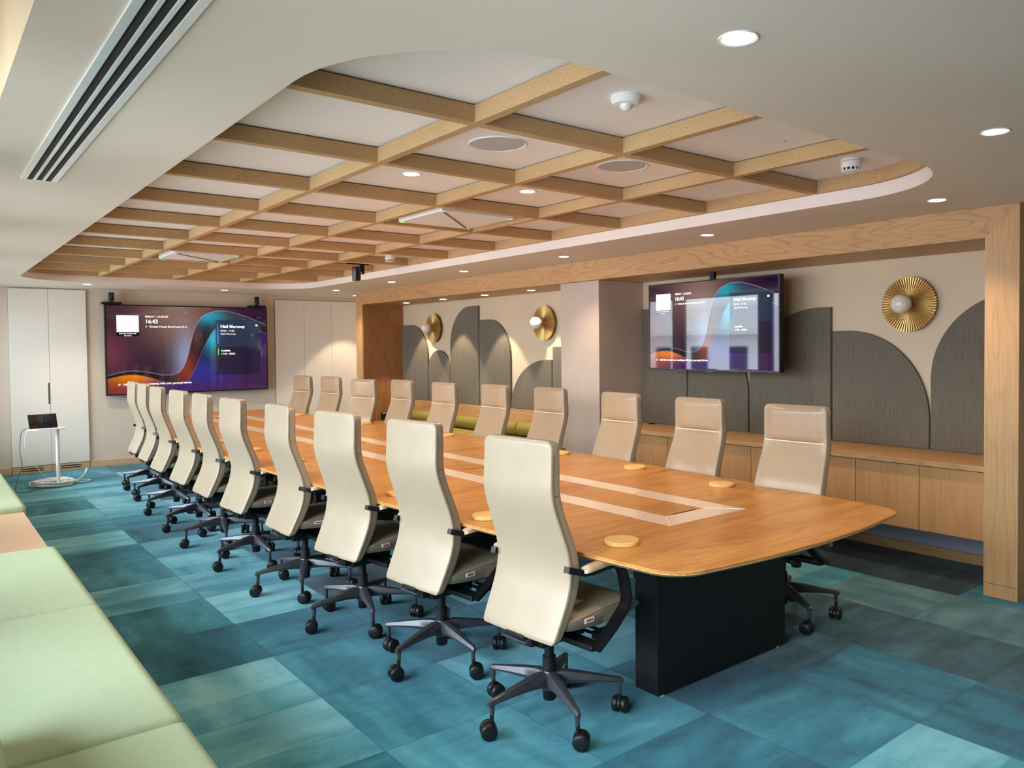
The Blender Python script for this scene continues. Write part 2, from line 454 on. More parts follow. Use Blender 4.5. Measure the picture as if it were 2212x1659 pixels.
# ------------------------------------------------------------------ timber lattice in the coffer
lat = thing('ceiling_lattice', 'oak coffer grid of crossing beams recessed in the rounded ceiling opening', 'ceiling grid', (0, 0, ZB))
bt = 0.048; hb = ZK - ZB - 0.006
COLX = [1.812, 2.662, 3.512]
ROWY = [1.816 + .861 * k - .0018 * k * k for k in range(1, 11)]
x0, x1, y0, y1, rr = RIM
def rim_span_x(x):
    # y-extent of the rounded opening at a given x
    d = 0
    if x < x0 + rr: d = rr - math.sqrt(max(0, rr * rr - (x0 + rr - x) ** 2))
    if x > x1 - rr: d = rr - math.sqrt(max(0, rr * rr - (x - x1 + rr) ** 2))
    return y0 + d, y1 - d
def rim_span_y(y):
    d = 0
    if y < y0 + rr: d = rr - math.sqrt(max(0, rr * rr - (y0 + rr - y) ** 2))
    if y > y1 - rr: d = rr - math.sqrt(max(0, rr * rr - (y - y1 + rr) ** 2))
    return x0 + d, x1 - d
for x in COLX:
    a, b = rim_span_x(x)
    MB().box(x, x + bt, a + .031, b - .031, 0, hb, 0.0015, 1).build('long_beam', MT['beam'], lat)
for y in ROWY:
    a, b = rim_span_y(y); a = max(a, rim_span_y(y + bt)[0]); b = min(b, rim_span_y(y + bt)[1])
    xs = [a + .031] + [v for x in COLX for v in (x, x + bt)] + [b - .031]
    mb = MB()
    for p, q in zip(xs[0::2], xs[1::2]):
        if q - p > 0.02: mb.box(p, q, y, y + bt, 0, hb, 0.0015, 1)
    mb.build('cross_beam', MT['beam'], lat)
def lining():
    mb = MB(); A = rrect(*RIM, n=14); B = rrect(x0 + .03, x1 - .03, y0 + .03, y1 - .03, rr - .03, n=14); n = len(A)
    b = mb.bm
    v = [[b.verts.new((p[0], p[1], z)) for p in P] for P, z in ((A, 0.0), (B, 0.0), (B, hb + .004), (A, hb + .004))]
    for i in range(n):
        j = (i + 1) % n
        for k in range(4): b.faces.new((v[k][i], v[k][j], v[(k + 1) % 4][j], v[(k + 1) % 4][i]))
    mb.build('edge_lining', MT['beam'], lat, True)
lining()

# ------------------------------------------------------------------ ceiling fittings
def spot_light(loc, energy, size, blend, color=(1.0, 0.79, 0.56), rad=0.035):
    l = bpy.data.lights.new('downlight_beam', 'SPOT'); l.energy = energy; l.spot_size = size; l.spot_blend = blend
    l.color = color; l.shadow_soft_size = rad
    o = bpy.data.objects.new('downlight_beam', l); col.objects.link(o); o.location = loc; return o
def make_downlight(r=0.05):
    t = thing('downlight', '', 'ceiling light')
    MB().lathe([(r * 0.86, -0.001), (r * 1.08, -0.004), (r * 1.1, 0.0), (r * 1.1, 0.002)], 28, cap=False).build('trim_ring', MT['white'], t, True)
    MB().lathe([(0.0005, 0.0), (r * 0.88, 0.0), (r * 0.88, 0.004), (0.0005, 0.004)], 28, mat=Matrix.Translation((0, 0, -.003)), cap=False).build('lamp_lens', MT['lamp'], t)
    return t
DL = [((1.784, 1.342), 'round warm downlight nearest the camera, just outside the near rim of the coffer'),
      ((3.390, 1.303), 'round warm downlight at the right picture edge, between coffer rim and oak portal corner'),
      ((4.735, 2.137), 'round downlight above the mitred near corner of the oak portal'),
      ((4.765, 3.879), 'round downlight in front of the oak header, over the hanging screen'),
      ((4.785, 5.598), 'round downlight in front of the oak header, before the plaster pillar'),
      ((4.785, 7.308), 'round downlight along the oak header, first one past the plaster pillar'),
      ((4.785, 8.990), 'round downlight along the oak header, second one past the plaster pillar'),
      ((4.800, 10.70), 'round downlight by the far end of the oak header, near the cream cupboards'),
      ((3.461, 11.45), 'round downlight in front of the far wall, above the right half of the big screen'),
      ((1.742, 11.30), 'round downlight in front of the pair of tall white cupboard doors')]
DLP = 48.0
d0 = make_downlight()
for i, ((x, y), lb) in enumerate(DL):
    d = d0 if i == 0 else dup(d0)
    d.location = (x, y, ZC - .0005); tag(d, lb, 'ceiling light', 'downlights in the lower ceiling')
    spot_light((x, y, ZC - .02), DLP, math.radians(110), 0.8)
d = dup(d0); d.location = (5.55, 11.62, ZC - .0005); tag(d, 'round downlight tucked behind the far leg of the oak portal, over the cream cupboards', 'ceiling light', 'downlights in the lower ceiling')
spot_light((5.55, 11.62, ZC - .02), 60, math.radians(80), 0.25)
for (x, y), lb in (((2.25, 3.97), 'round downlight inside the coffer, left one of the near pair'), ((3.10, 3.98), 'round downlight inside the coffer, right one of the near pair')):
    d = dup(d0); d.location = (x, y, ZK - .0005); tag(d, lb, 'ceiling light', 'downlights inside the coffer')
    spot_light((x, y, ZK - .02), DLP * 1.3, math.radians(120), 0.8)
for (x, y) in ((2.25, 6.55), (3.10, 6.55), (2.25, 9.1), (3.10, 9.1)):
    spot_light((x, y, ZK - .02), DLP * 1.3, math.radians(120), 0.8)
    d = dup(d0); d.location = (x, y, ZK - .0005)
    tag(d, 'round downlight hidden behind coffer beams, %s side, %s row' % ('window' if x < 2.7 else 'screen', 'middle' if y < 8 else 'far'), 'ceiling light', 'downlights inside the coffer')
for i, y in enumerate((7.09, 8.03, 9.01, 10.01)):
    d = dup(d0); d.location = (5.56, y, 2.2445)
    tag(d, 'small downlight under the niche soffit, %s' % ('nearest the plaster pillar', 'second from the plaster pillar', 'third from the plaster pillar', 'farthest, beside the dark oak side panel')[i], 'ceiling light', 'downlights under the niche soffit')
    spot_light((5.56, y, 2.225), 75, math.radians(70), 0.25, rad=0.02)

def slot_diffuser():
    t = thing('slot_diffuser', 'long white air diffuser with three dark slots in the ceiling by the windows', 'air vent', (0.505, 1.5, ZC))
    y0_, y1_ = -3.4, 3.04; mb = MB()
    xs = [-.076, -.050, -.026, -.012, .012, .026, .050, .076]
    for a, b in zip(xs[0::2], xs[1::2]): mb.box(a, b, y0_, y1_, -.006, 0.0, .001, 1)
    mb.box(-.076, .076, y1_ - .012, y1_, -.0062, 0); mb.build('face_frame', MT['grille_w'], t)
    for a, b in ((-.050, -.026), (-.012, .012), (.026, .050)):
        s = MB(); s.box(a, b, y0_, y1_ - .012, -.0022, -.0005); s.build('slot', MT['black'], t)
        v = MB(); v.box(a + .006, a + .009, y0_, y1_ - .012, -.0055, -.0022); v.build('blade', MT['black'], t)
slot_diffuser()
def small_vent(x, y, lb):
    t = thing('ceiling_vent', lb, 'air vent', (x, y, ZC))
    MB().box(-.13, .13, -.035, .035, -.004, -.0005, .001, 1).build('vent_frame', MT['white'], t)
    MB().box(-.11, .11, -.012, .012, -.0055, -.004).build('slot', MT['base_metal'], t)
small_vent(2.55, 11.45, 'small slim vent in the ceiling before the far screen')

def speaker_disc(x, y, lb):
    t = thing('ceiling_speaker', lb, 'speaker', (x, y, ZK), group='flush round speakers in the coffer')
    MB().lathe([(.128, -.001), (.14, -.006), (.143, 0.0)], 48, cap=False).build('rim', MT['white'], t, True)
    MB().lathe([(.0005, -.004), (.129, -.004), (.129, -.001), (.0005, -.001)], 48, cap=False).build('mesh_cover', MT['speaker'], t)
speaker_disc(2.257, 3.133, 'large flush round speaker in the coffer cell with the left near downlight behind it')
speaker_disc(3.085, 3.105, 'slightly farther-right flush round speaker in the coffer')

def pir():
    t = thing('motion_sensor', 'white domed motion sensor on the coffer ceiling near the camera', 'sensor', (2.245, 2.235, ZK))
    MB().lathe([(.062, 0), (.062, -.018), (.052, -.032), (.03, -.034), (.0005, -.034)], 36, cap=False).build('housing', MT['white'], t, True)
    MB().lathe([(.026, -.03), (.026, -.038), (.021, -.05), (.011, -.057), (.0005, -.059)], 28, cap=False).build('lens', MT['opal'], t, True)
pir()
def smoke(x, y, lb):
    t = thing('smoke_detector', lb, 'smoke detector', (x, y, ZK), group='smoke detectors')
    MB().lathe([(.05, 0), (.051, -.012), (.05, -.014)], 36, cap=False).build('mounting_base', MT['white'], t, True)
    MB().lathe([(.046, -.014), (.053, -.017), (.051, -.05), (.048, -.05)], 36, cap=False).build('body', MT['white'], t, True)
    MB().lathe([(.043, -.05), (.041, -.066)], 36, cap=False).build('sensing_chamber', MT['black'], t, True)
    for k in range(12):
        a = k * PI / 6; m_ = MB(); m_.box(.041, .048, -.004, .004, -.067, -.049)
        o = m_.build('rib', MT['white'], t); o.rotation_euler = (0, 0, a)
    MB().lathe([(.0005, -.073), (.03, -.072), (.044, -.067), (.044, -.064)], 36, cap=False).build('cap', MT['white'], t, True)
smoke(3.97, 2.25, 'white smoke detector in the near right corner cell of the coffer')
smoke(4.03, 7.60, 'white smoke detector far along the coffer, near the black projector')

def mic_tile(x, y, lb):
    t = thing('ceiling_microphone', lb, 'microphone', (x, y, 2.515), group='square ceiling microphone tiles')
    MB().box(-.3, .3, -.3, .3, 0.0, .05, .004, 2).build('tile_body', MT['white'], t)
    w = MB(); w.tube([(-.28, -.28, -.004), (.28, .28, -.004)], .0035, 6); w.build('suspension_wire', MT['cable_grey'], t)
    for (a, b) in ((-.28, -.28), (.28, .28), (-.28, .28), (.28, -.28)):
        MB().box(a - .014, a + .014, b - .008, b + .008, -.003, .0005).build('status_light', MT['led_green'], t)
mic_tile(3.085, 4.81, 'white square microphone tile hanging in the lattice, nearer one, with wire across')
mic_tile(2.245, 8.22, 'white square microphone tile hanging in the lattice, farther one')

def access(x, y, w, d, lb):
    t = thing('access_panel', lb, 'hatch', (x, y, ZK), group='flush access panels in the coffer')
    MB().box(-w / 2, w / 2, -d / 2, d / 2, -.0035, -.0005, .001, 1).build('panel_frame', MT['fascia'], t)
    MB().box(-w / 2 + .012, w / 2 - .012, -d / 2 + .012, d / 2 - .012, -.0045, -.0035).build('panel_door', MT['coffer_ceil'], t)
    MB().lathe([(.005, -.0045), (.005, -.006), (.0005, -.006)], 12, mat=Matrix.Translation((w / 2 - .035, 0, 0)), cap=False).build('lock', MT['base_metal'], t)
access(3.10, 2.24, .56, .62, 'white flush access panel in the near coffer cell beside the motion sensor')
access(3.94, 3.12, .56, .60, 'white flush access panel in the coffer cell past the near smoke detector')

def projector():
    t = thing('ceiling_spotlight', 'black adjustable cylinder fitting hanging below the far lattice beams', 'spotlight', (3.78, 7.87, ZB))
    MB().box(-.13, .13, -.022, .022, -.012, -.001, .002, 1).build('mounting_plate', MT['black'], t)
    MB().box(.03, .075, -.02, .02, -.115, -.012, .008, 2).build('bracket', MT['black'], t)
    MB().lathe([(.0005, -.19), (.043, -.19), (.045, -.186), (.045, -.044), (.04, -.038), (.0005, -.038)], 28, mat=Matrix.Translation((-.018, -.01, 0)), cap=False).build('lamp_head', MT['blackgloss'], t, True)
    MB().lathe([(.008, 0), (.008, .008), (.0005, .008)], 14, mat=Matrix.Translation((.03, -.022, -.10)) @ Matrix.Rotation(PI / 2, 4, 'X'), cap=False).build('pivot_screw', MT['grille_w'], t)
projector()

# ------------------------------------------------------------------ oak portal with niche
por = thing('oak_portal', 'tall light oak portal framing the right hand wall niche', 'wall frame', (XF, 6.4, 0))
def loc_box(parent, name, mat, x0, x1, y0, y1, z0, z1, bev=0.0, smooth=False):
    ox, oy, oz = parent.location
    return MB().box(x0 - ox, x1 - ox, y0 - oy, y1 - oy, z0 - oz, z1 - oz, bev).build(name, mat, parent, smooth)
YN0, YN1 = 2.062, 10.742      # clear opening of the portal
def leg(y0, y1, mit):
    # front leg with the mitre at the head
    ox, oy, _ = por.location
    mb = MB(); b = mb.bm
    prof = [(y0, .085), (y1, .085), (y1, 2.245 if mit > 0 else 2.4385), (y0, 2.4385 if mit > 0 else 2.245)]
    A = [b.verts.new((0, p[0] - oy, p[1])) for p in prof]; B = [b.verts.new((.678, p[0] - oy, p[1])) for p in prof]
    b.faces.new(A[::-1]); b.faces.new(B)
    for i in range(4): b.faces.new((A[i], A[(i + 1) % 4], B[(i + 1) % 4], B[i]))
    return mb.build('leg', MT['oakZ'], por)
leg(1.866, YN0, 1); leg(YN1, 10.95, -1)
def head():
    ox, oy, _ = por.location; mb = MB(); b = mb.bm
    prof = [(YN0, 2.245), (YN1, 2.245), (10.95, 2.4385), (1.866, 2.4385)]
    A = [b.verts.new((0, p[0] - oy, p[1])) for p in prof]; B = [b.verts.new((.678, p[0] - oy, p[1])) for p in prof]
    b.faces.new(A[::-1]); b.faces.new(B)
    for i in range(4): b.faces.new((A[i], A[(i + 1) % 4], B[(i + 1) % 4], B[i]))
    return mb.build('header', MT['oakY'], por)
head()
loc_box(por, 'plinth', MT['oakZ'], XF, XN - .002, 1.866, YN0, 0, .082, .001)
loc_box(por, 'plinth', MT['oakZ'], XF, XN - .002, YN1, 10.95, 0, .082, .001)
loc_box(por, 'side_panel', MT['oak_dark'], XF + .012, XN - .002, YN1 - .014, YN1 - .0005, 0, 2.2445)

# cabinets in the right half of the niche: separate units under one continuous top
CX = 5.335
ct = MB().box(0, XN - CX + .03, 0, 5.643 - 2.064, 0, .036, .003).build('cabinet_worktop', MT['oakY'])
ct.location = (CX - .03, 2.064, .762); tag(ct, 'long oak worktop over the low cabinets beneath the hanging screen', 'worktop')
gm = thing('cable_grommet', 'flat black oval cable grommet on the oak worktop beside the pillar', 'grommet', (5.83, 5.47, .798))
MB().lathe([(.0005, .006), (.036, .006), (.04, .003), (.04, 0)], 28, mat=Matrix.Diagonal((1, .7, 1, 1)), cap=False).build('cap', MT['black'], gm, True)
SE = [2.064, 2.523, 2.987, 3.445, 3.903, 4.357, 4.81, 5.22, 5.643]
UN = [(0, 2, 'low oak cabinet nearest the portal leg'), (2, 4, 'low oak cabinet behind the two nearest chairs'),
      (4, 6, 'low oak cabinet below the hanging screen'), (6, 8, 'low oak cabinet against the plaster pillar')]
for a, b, lb in UN:
    ya, yb = SE[a], SE[b]
    t = thing('low_cabinet', lb, 'cabinet', (CX, (ya + yb) / 2, .31), group='low cabinets in the niche')
    h = (yb - ya) / 2
    MB().box(.022, XN - CX - .002, -h + .001, h - .001, 0.0, .449).build('carcass', MT['oakY'], t)
    for k in (a, a + 1):
        p, q = SE[k] - (ya + yb) / 2, SE[k + 1] - (ya + yb) / 2
        MB().box(0, .021, p + .0022, q - .0022, .002, .444, .0015).build('door', MT['oak_cab'], t)
# the cabinets float: oak skirting, and a grey strip painting the wall's shade
struct(MB().box(XN - .008, XN, 2.064, 5.643, .075, .309).build('trim_4', MT['wall_shade_grey']))
struct(MB().box(XN - .02, XN, 2.064, 5.643, 0, .074, .002).build('baseboard_right', MT['oakY']))

# bench nook in the left half of the niche
bs = thing('niche_bench', 'upholstered moss green bench in the far niche under the grey panels', 'bench', (5.28, 8.48, 0))
MB().box(.03, .60, -2.24, 2.24, 0, .40, .002).build('bench_base', MT['oakY'], bs)
MB().box(0, .60, -2.24, 2.24, .402, .50, .025, 3).build('seat_cushion', MT['green_dark'], bs, True)
MB().box(.585, .618, -2.24, 2.24, .50, .818, .001).build('back_board', MT['oakY'], bs)
for k, (a, b, lb) in enumerate(((6.25, 7.62, 'nearest the pillar'), (7.635, 9.12, 'in the middle of the niche bench'), (9.135, 10.70, 'at the far oak panel'))):
    mb = MB(); n = 24; L = (b - a) / 2; rings = []
    for yy, r in ((-L, .04), (-L + .008, .072), (-L + .02, .082), (0, .084), (L - .02, .082), (L - .008, .072), (L, .04)):
        rings.append([(r * math.cos(i * 2 * PI / n), yy, r * math.sin(i * 2 * PI / n)) for i in range(n)])
    mb.loft(rings); o = mb.build('bolster', MT['green_dark'], None, True)
    o.location = (5.775, (a + b) / 2, .586); tag(o, 'round moss green bolster on the niche bench, ' + lb, 'bolster', 'bolsters on the niche bench')
sk = thing('power_socket', 'small black power box with silver edge on the dark oak side panel', 'socket', (5.555, YN1 - .014, .575))
MB().box(-.06, .06, -.05, -.0005, -.05, .05, .004).build('socket_body', MT['black'], sk)
MB().box(-.06, .06, -.054, -.05, .03, .045).build('silver_edge', MT['grille_w'], sk)

# linen acoustic panels (local y to the left of the picture = world +y)
def arc(cy, cz, ry, rz_, a0, a1, n=18):
    return [(cy + ry * math.cos(math.radians(a0 + (a1 - a0) * k / n)), cz + rz_ * math.sin(math.radians(a0 + (a1 - a0) * k / n))) for k in range(n + 1)]
def panel(poly, lb):
    P = [Vector((p[0], p[1])) for p in poly]; cy = sum(p.x for p in P) / len(P); zb = min(p.y for p in P)
    mb = MB(); b = mb.bm
    A = [b.verts.new((0, p.x - cy, p.y - zb)) for p in P]; B = [b.verts.new((.027, p.x - cy, p.y - zb)) for p in P]
    fa = b.faces.new(A); b.faces.new(B[::-1]); n = len(P)
    for i in range(n): b.faces.new((A[i], B[i], B[(i + 1) % n], A[(i + 1) % n]))
    bmesh.ops.bevel(b, geom=list(fa.edges), offset=.006, segments=2, affect='EDGES')
    o = mb.build('acoustic_panel', MT['panel'])
    o.location = (XN - .0285, cy, zb); tag(o, lb, 'wall panel', 'grey linen acoustic panels'); return o
g = .006; B0 = .799
panel([(5.643, B0), (5.643, 1.965), (5.037 + g, 1.965), (5.037 + g, B0)], 'square topped grey linen panel between plaster pillar and hanging screen')
panel([(5.037 - g, B0), (5.037 - g, 1.80)] + arc(5.0, .95, -.675, .85, 90, 0)[0:0] + [(4.99, 1.80)] + arc(4.99, 1.15, -.665, .65, 90, 0, 16) [1:] + [(4.325, B0)], 'grey linen quarter arch panel hidden mostly behind the hanging screen')
panel([(4.310, B0), (4.310, 1.25)] + arc(3.60, 1.25, .71, .648, 0, 90) + [(3.505, 1.898), (3.505, B0)], 'grey linen quarter arch panel right beside the hanging screen, tallest there')
panel([(3.493, B0), (3.493, 1.698), (3.36, 1.698)] + arc(3.36, 1.03, -.655, .668, 90, 0) + [(2.705, B0)], 'wide grey linen quarter arch panel below the nearest brass sconce')
panel([(2.694, B0), (2.694, 1.33)] + arc(2.07, 1.33, .622, .62, 5, 86) + [(2.066, 1.95), (2.066, B0)], 'grey linen arch panel beside the near portal leg')
BL = .82
panel([(10.725, BL), (10.725, 1.935), (10.44, 1.935)] + arc(10.44, 1.44, -.475, .495, 90, 0) + [(9.965, BL)], 'grey linen quarter arch panel against the dark oak side panel')
panel([(9.950, BL), (9.950, 1.27)] + arc(9.655, 1.27, .295, .285, 0, 180, 24) + [(9.36, BL)], 'small round topped grey linen arch panel below the farthest sconce')
panel([(9.345, BL), (9.345, 1.60)] + arc(8.85, 1.60, .495, .548, 0, 90) + [(8.64, 2.148), (8.64, BL)], 'tallest grey linen quarter arch panel in the far niche')
panel([(8.626, BL), (8.626, 1.955), (8.40, 1.955)] + arc(8.40, 1.46, -.465, .495, 90, 0) + [(7.935, BL)], 'grey linen quarter arch panel joined right of the tallest one')
panel([(7.920, BL)] + arc(7.20, BL + .02, .72, .597, 2, 90) + [(7.112, 1.437), (7.112, BL)], 'low grey linen quarter circle panel under the middle sconce')
panel([(7.098, BL), (7.098, 1.592), (6.23, 1.592), (6.23, BL)], 'straight grey linen panel disappearing behind the plaster pillar')

def make_sconce():
    t = thing('wall_sconce', '', 'wall lamp')
    # local -x points into the room
    mb = MB(); n = 62; rings = []
    def pleats(back):
        R_ = []
        for r, dep, lift in ((.028, .002, .0), (.07, .008, .002), (.12, .013, .004), (.17, .017, .006), (.207, .019, .008)):
            ring = []
            for k in range(n):
                for fr, q in ((0.0, 0), (.30, -.12), (.60, 0), (.70, 1), (.90, 1)):
                    a = (k + fr) * 2 * PI / n; rr_ = r * (1.0 if q <= 0 else .985)
                    ring.append((-.040 - lift + dep * q + (.004 if back else 0), rr_ * math.cos(a), rr_ * math.sin(a)))
            R_.append(ring)
        return R_
    mb.loft(pleats(0), cap=False); mb.loft(pleats(1)[::-1], cap=False)
    mb.build('pleated_disc', MT['brass'], t)
    R_ = Matrix.Rotation(-PI / 2, 4, 'Y')
    MB().lathe([(.045, 0.001), (.045, .025), (.03, .03), (.03, .055), (.0005, .055)], 24, mat=R_, cap=False).build('backplate', MT['brass'], t, True)
    MB().lathe([(.026, .03), (.026, .10), (.0005, .10)], 24, mat=R_, cap=False).build('lamp_holder', MT['brass'], t, True)
    MB().lathe([(max(.0005, .073 * math.sin(k * PI / 18)), .16 - .073 * math.cos(k * PI / 18)) for k in range(19)], 28, mat=R_, cap=False).build('globe', MT['opal'], t, True)
    return t
s0 = make_sconce()
for i, (y, z, lb) in enumerate(((2.852, 1.887, 'round pleated brass wall sconce nearest the camera, above the cabinets'), (7.235, 1.875, 'round pleated brass wall sconce just left of the plaster pillar'), (9.77, 1.875, 'round pleated brass wall sconce farthest away, near the oak side panel'))):
    s = s0 if i == 0 else dup(s0); s.location = (XN - .001, y, z); tag(s, lb, 'wall lamp', 'pleated brass sconces')

# ------------------------------------------------------------------ far wall cupboards
tc_ = thing('tall_cupboard', 'pair of tall white cupboard doors at the left end of the far wall', 'cupboard', (1.417, YF, 0))
MB().box(-.44, .44, -.012, -.001, .092, 2.425).build('frame_reveal', MT['reveal'], tc_)
for a, b in ((-.437, -.002), (.002, .437)):
    dmb = MB(); dmb.box(a, b, -.026, -.012, .095, 2.421, .002); d_ = dmb.build('door', MT['cupboard'], tc_)
    if a < 0:
        MB().box(-.028, -.004, -.0275, -.0255, .90, 1.18).build('recessed_pull', MT['stitch'], d_)
        MB().box(-.030, -.024, -.0285, -.0255, .90, 1.18).build('pull_lip', MT['white'], d_)
for a, b in ((-.437, -.002), (.002, .437)):
    gr = MB().box(a, b, -.022, -.001, 0.0, .089, .001).build('vent_plinth', MT['oakX'], tc_)
    for z in (.026, .054):
        MB().box((a + b) / 2 - .12, (a + b) / 2 + .12, -.0235, -.0215, z, z + .012).build('vent_slot', MT['black'], gr)
tr_ = thing('tall_cupboard', 'row of tall cream cupboard doors between big screen and oak portal', 'cupboard', (5.3, YF, 0))
MB().box(-.87, .9, -.010, -.001, .0, 2.375).build('frame_reveal', MT['reveal'], tr_)
for a, b in ((4.44, 4.908), (4.908, 5.371), (5.371, 5.813), (5.813, 6.15)):
    MB().box(a - 5.3 + .002, b - 5.3 - .002, -.024, -.010, .09, 2.368, .002).build('door', MT['cupboard'], tr_)
MB().box(-.87, .9, -.018, -.010, 0.0, .088).build('kickboard', MT['oakX'], tr_)

# ------------------------------------------------------------------ screens
def hermite(xs, ys):
    xs = np.array(xs, float); ys = np.array(ys, float)
    d = np.gradient(ys, xs)
    def f(x):
        i = np.clip(np.searchsorted(xs, x) - 1, 0, len(xs) - 2)
        h = xs[i + 1] - xs[i]; t = (x - xs[i]) / h
        return (ys[i] * (2 * t**3 - 3 * t**2 + 1) + h * d[i] * (t**3 - 2 * t**2 + t) + ys[i + 1] * (-2 * t**3 + 3 * t**2) + h * d[i + 1] * (t**3 - t**2))
    return f
C1 = hermite([0, .08, .15, .24, .34, .40, .44, .475, .50, .525, .56, .62, .70, .81, .9, 1.0], [.79, .755, .742, .765, .80, .785, .73, .58, .40, .25, .14, .065, .037, .075, .13, .205])
C2 = hermite([0, .08, .15, .22, .32, .40, .45, .50, .545, .585, .62, .66, .72, .80, .9, 1.0], [.825, .795, .787, .81, .87, .905, .90, .80, .63, .46, .34, .245, .19, .18, .24, .315])
def picture(U, V):
    def L(c): return np.array(lin(c)[:3])
    out = np.zeros(U.shape + (3,))
    def blob(u, v, su, sv): return np.exp(-((U - u) / su) ** 2 - ((V - v) / sv) ** 2)[..., None]
    # upper-left field
    A = np.ones(U.shape + (3,)) * L((58, 34, 54))
    A += blob(.42, .12, .22, .36) * (L((148, 112, 100)) - L((58, 34, 54)))
    A += blob(.47, .62, .075, .30) * (L((150, 165, 205)) - L((70, 44, 70)))
    A += blob(.02, .55, .10, .25) * (L((120, 58, 74)) - L((58, 34, 54)))
    A += blob(.98, .02, .3, .2) * (L((72, 34, 66)) - L((90, 60, 70)))
    # ribbon between the two curves
    Bc = np.ones(U.shape + (3,)) * L((34, 30, 40))
    Bc += blob(.46, .72, .06, .22) * (L((150, 62, 40)) - L((34, 30, 40)))
    Bc += blob(.61, .10, .10, .10) * (L((20, 168, 196)) - L((34, 30, 40)))
    Bc += blob(.54, .34, .03, .14) * (L((96, 66, 62)) - L((34, 30, 40)))
    Bc += blob(.82, .15, .1, .06) * (L((46, 60, 84)) - L((34, 30, 40)))
    # below the lower curve
    Cc = np.ones(U.shape + (3,)) * L((62, 34, 100))
    Cc += blob(.64, .36, .05, .16) * (L((0, 190, 215)) - L((40, 34, 80)))
    Cc += blob(.62, .58, .07, .16) * (L((14, 50, 80)) - L((60, 34, 100)))
    Cc += blob(.58, .78, .16, .14) * (L((62, 48, 158)) - L((66, 34, 110)))
    Cc += blob(.15, .80, .16, .09) * (L((255, 140, 40)) - L((66, 34, 110)))
    Cc += blob(.04, .95, .14, .12) * (L((140, 48, 70)) - L((66, 34, 110)))
    Cc += blob(1.0, .9, .3, .4) * (L((70, 30, 92)) - L((66, 34, 110)))
    v1, v2 = C1(U), C2(U); v2 = np.maximum(v2, v1 + .02)
    w1 = np.clip((V - v1) / .006 + .5, 0, 1)[..., None]; w2 = np.clip((V - v2) / .008 + .5, 0, 1)[..., None]
    out = A * (1 - w1) + Bc * w1 * (1 - w2) + Cc * w2
    e = 1e-3
    s1 = np.sqrt(1 + ((C1(U + e) - C1(U - e)) / (2 * e) * .5625) ** 2); s2 = np.sqrt(1 + ((C2(U + e) - C2(U - e)) / (2 * e) * .5625) ** 2)
    out += (np.exp(-((V - v1) / s1 / .0042) ** 2) * .42)[..., None] * L((200, 190, 225))
    out += (np.exp(-((V - v2) / s2 / .0035) ** 2) * .22 * (U > .35))[..., None] * L((190, 180, 235))
    card = ((U > .655) & (U < .952) & (V > .15) & (V < .815))
    top = card & (V < .475)
    out[card] = out[card] * .18 + np.array(L((24, 24, 48))) * .8
    out[top] = out[top] * 1.0 + np.array(L((26, 66, 84))) * .55 * (1.2 - V[top])[:, None]
    ln = card & (np.abs(V - .60) < .0035) & (U > .668)
    out[ln] = out[ln] * .7 + np.array(L((52, 50, 80))) * .5
    q = ((U > .055) & (U < .187) & (V > .105) & (V < .345))
    qq = q & (V > .30); out[qq] = L((26, 18, 34))
    return np.clip(out, 0, 4)
def picture_mesh(name, w, h, nx, ny, mat, parent, z):
    us = np.linspace(0, 1, nx + 1); vs = np.linspace(0, 1, ny + 1)
    U, V = np.meshgrid(us, vs)
    co = np.stack([(U - .5) * w, (.5 - V) * h, np.full_like(U, z)], -1).reshape(-1, 3)
    idx = np.arange((nx + 1) * (ny + 1)).reshape(ny + 1, nx + 1)
    q = np.stack([idx[:-1, :-1], idx[1:, :-1], idx[1:, 1:], idx[:-1, 1:]], -1).reshape(-1, 4)
    me = bpy.data.meshes.new(name)
    me.vertices.add(len(co)); me.vertices.foreach_set('co', co.ravel())
    me.loops.add(q.size); me.loops.foreach_set('vertex_index', q.ravel())
    me.polygons.add(len(q)); me.polygons.foreach_set('loop_start', np.arange(0, q.size, 4)); 
    me.update(calc_edges=True); me.validate()
    a = me.color_attributes.new('picture', 'FLOAT_COLOR', 'POINT')
    rgba = np.concatenate([picture(U, V), np.ones(U.shape + (1,))], -1).reshape(-1)
    a.data.foreach_set('color', rgba.astype(np.float32))
    o = bpy.data.objects.new(name, me); col.objects.link(o); me.materials.append(mat); o.parent = parent
    return o
def text(body, size, x, y, z, parent, mat=None, name='screen_text', bold=0.0, align='LEFT'):
    cu = bpy.data.curves.new(name, 'FONT'); cu.body = body; cu.size = size; cu.offset = bold; cu.align_x = align
    cu.resolution_u = 3; cu.extrude = 0.0002
    to = bpy.data.objects.new(name, cu); col.objects.link(to)
    dg = bpy.context.evaluated_depsgraph_get(); me = bpy.data.meshes.new_from_object(to.evaluated_get(dg))
    bpy.data.objects.remove(to); bpy.data.curves.remove(cu)
    me.materials.clear(); me.materials.append(mat or MT['ui_white'])
    o = bpy.data.objects.new(name, me); col.objects.link(o); o.parent = parent; o.location = (x, y, z); return o
def flat(name, mat, parent, w, h, u0, u1, v0, v1, z, bev=0):
    return MB().box((u0 - .5) * w, (u1 - .5) * w, (.5 - v1) * h, (.5 - v0) * h, z, z + .0004).build(name, mat, parent)
def icon_share(parent, x, y, s, z):
    mb = MB()
    for dx, dy, ww, hh in ((0, 0, .9, .75), (.35, .35, .9, .75)):
        P = [(x + (dx + a) * s, y + (dy + b) * s, z) for a, b in ((0, 0), (ww, 0), (ww, hh), (0, hh))]
        for i in range(4): mb.tube([P[i], P[(i + 1) % 4]], s * .06, 5)
    return mb.build('share_icon', MT['ui_white'], parent)
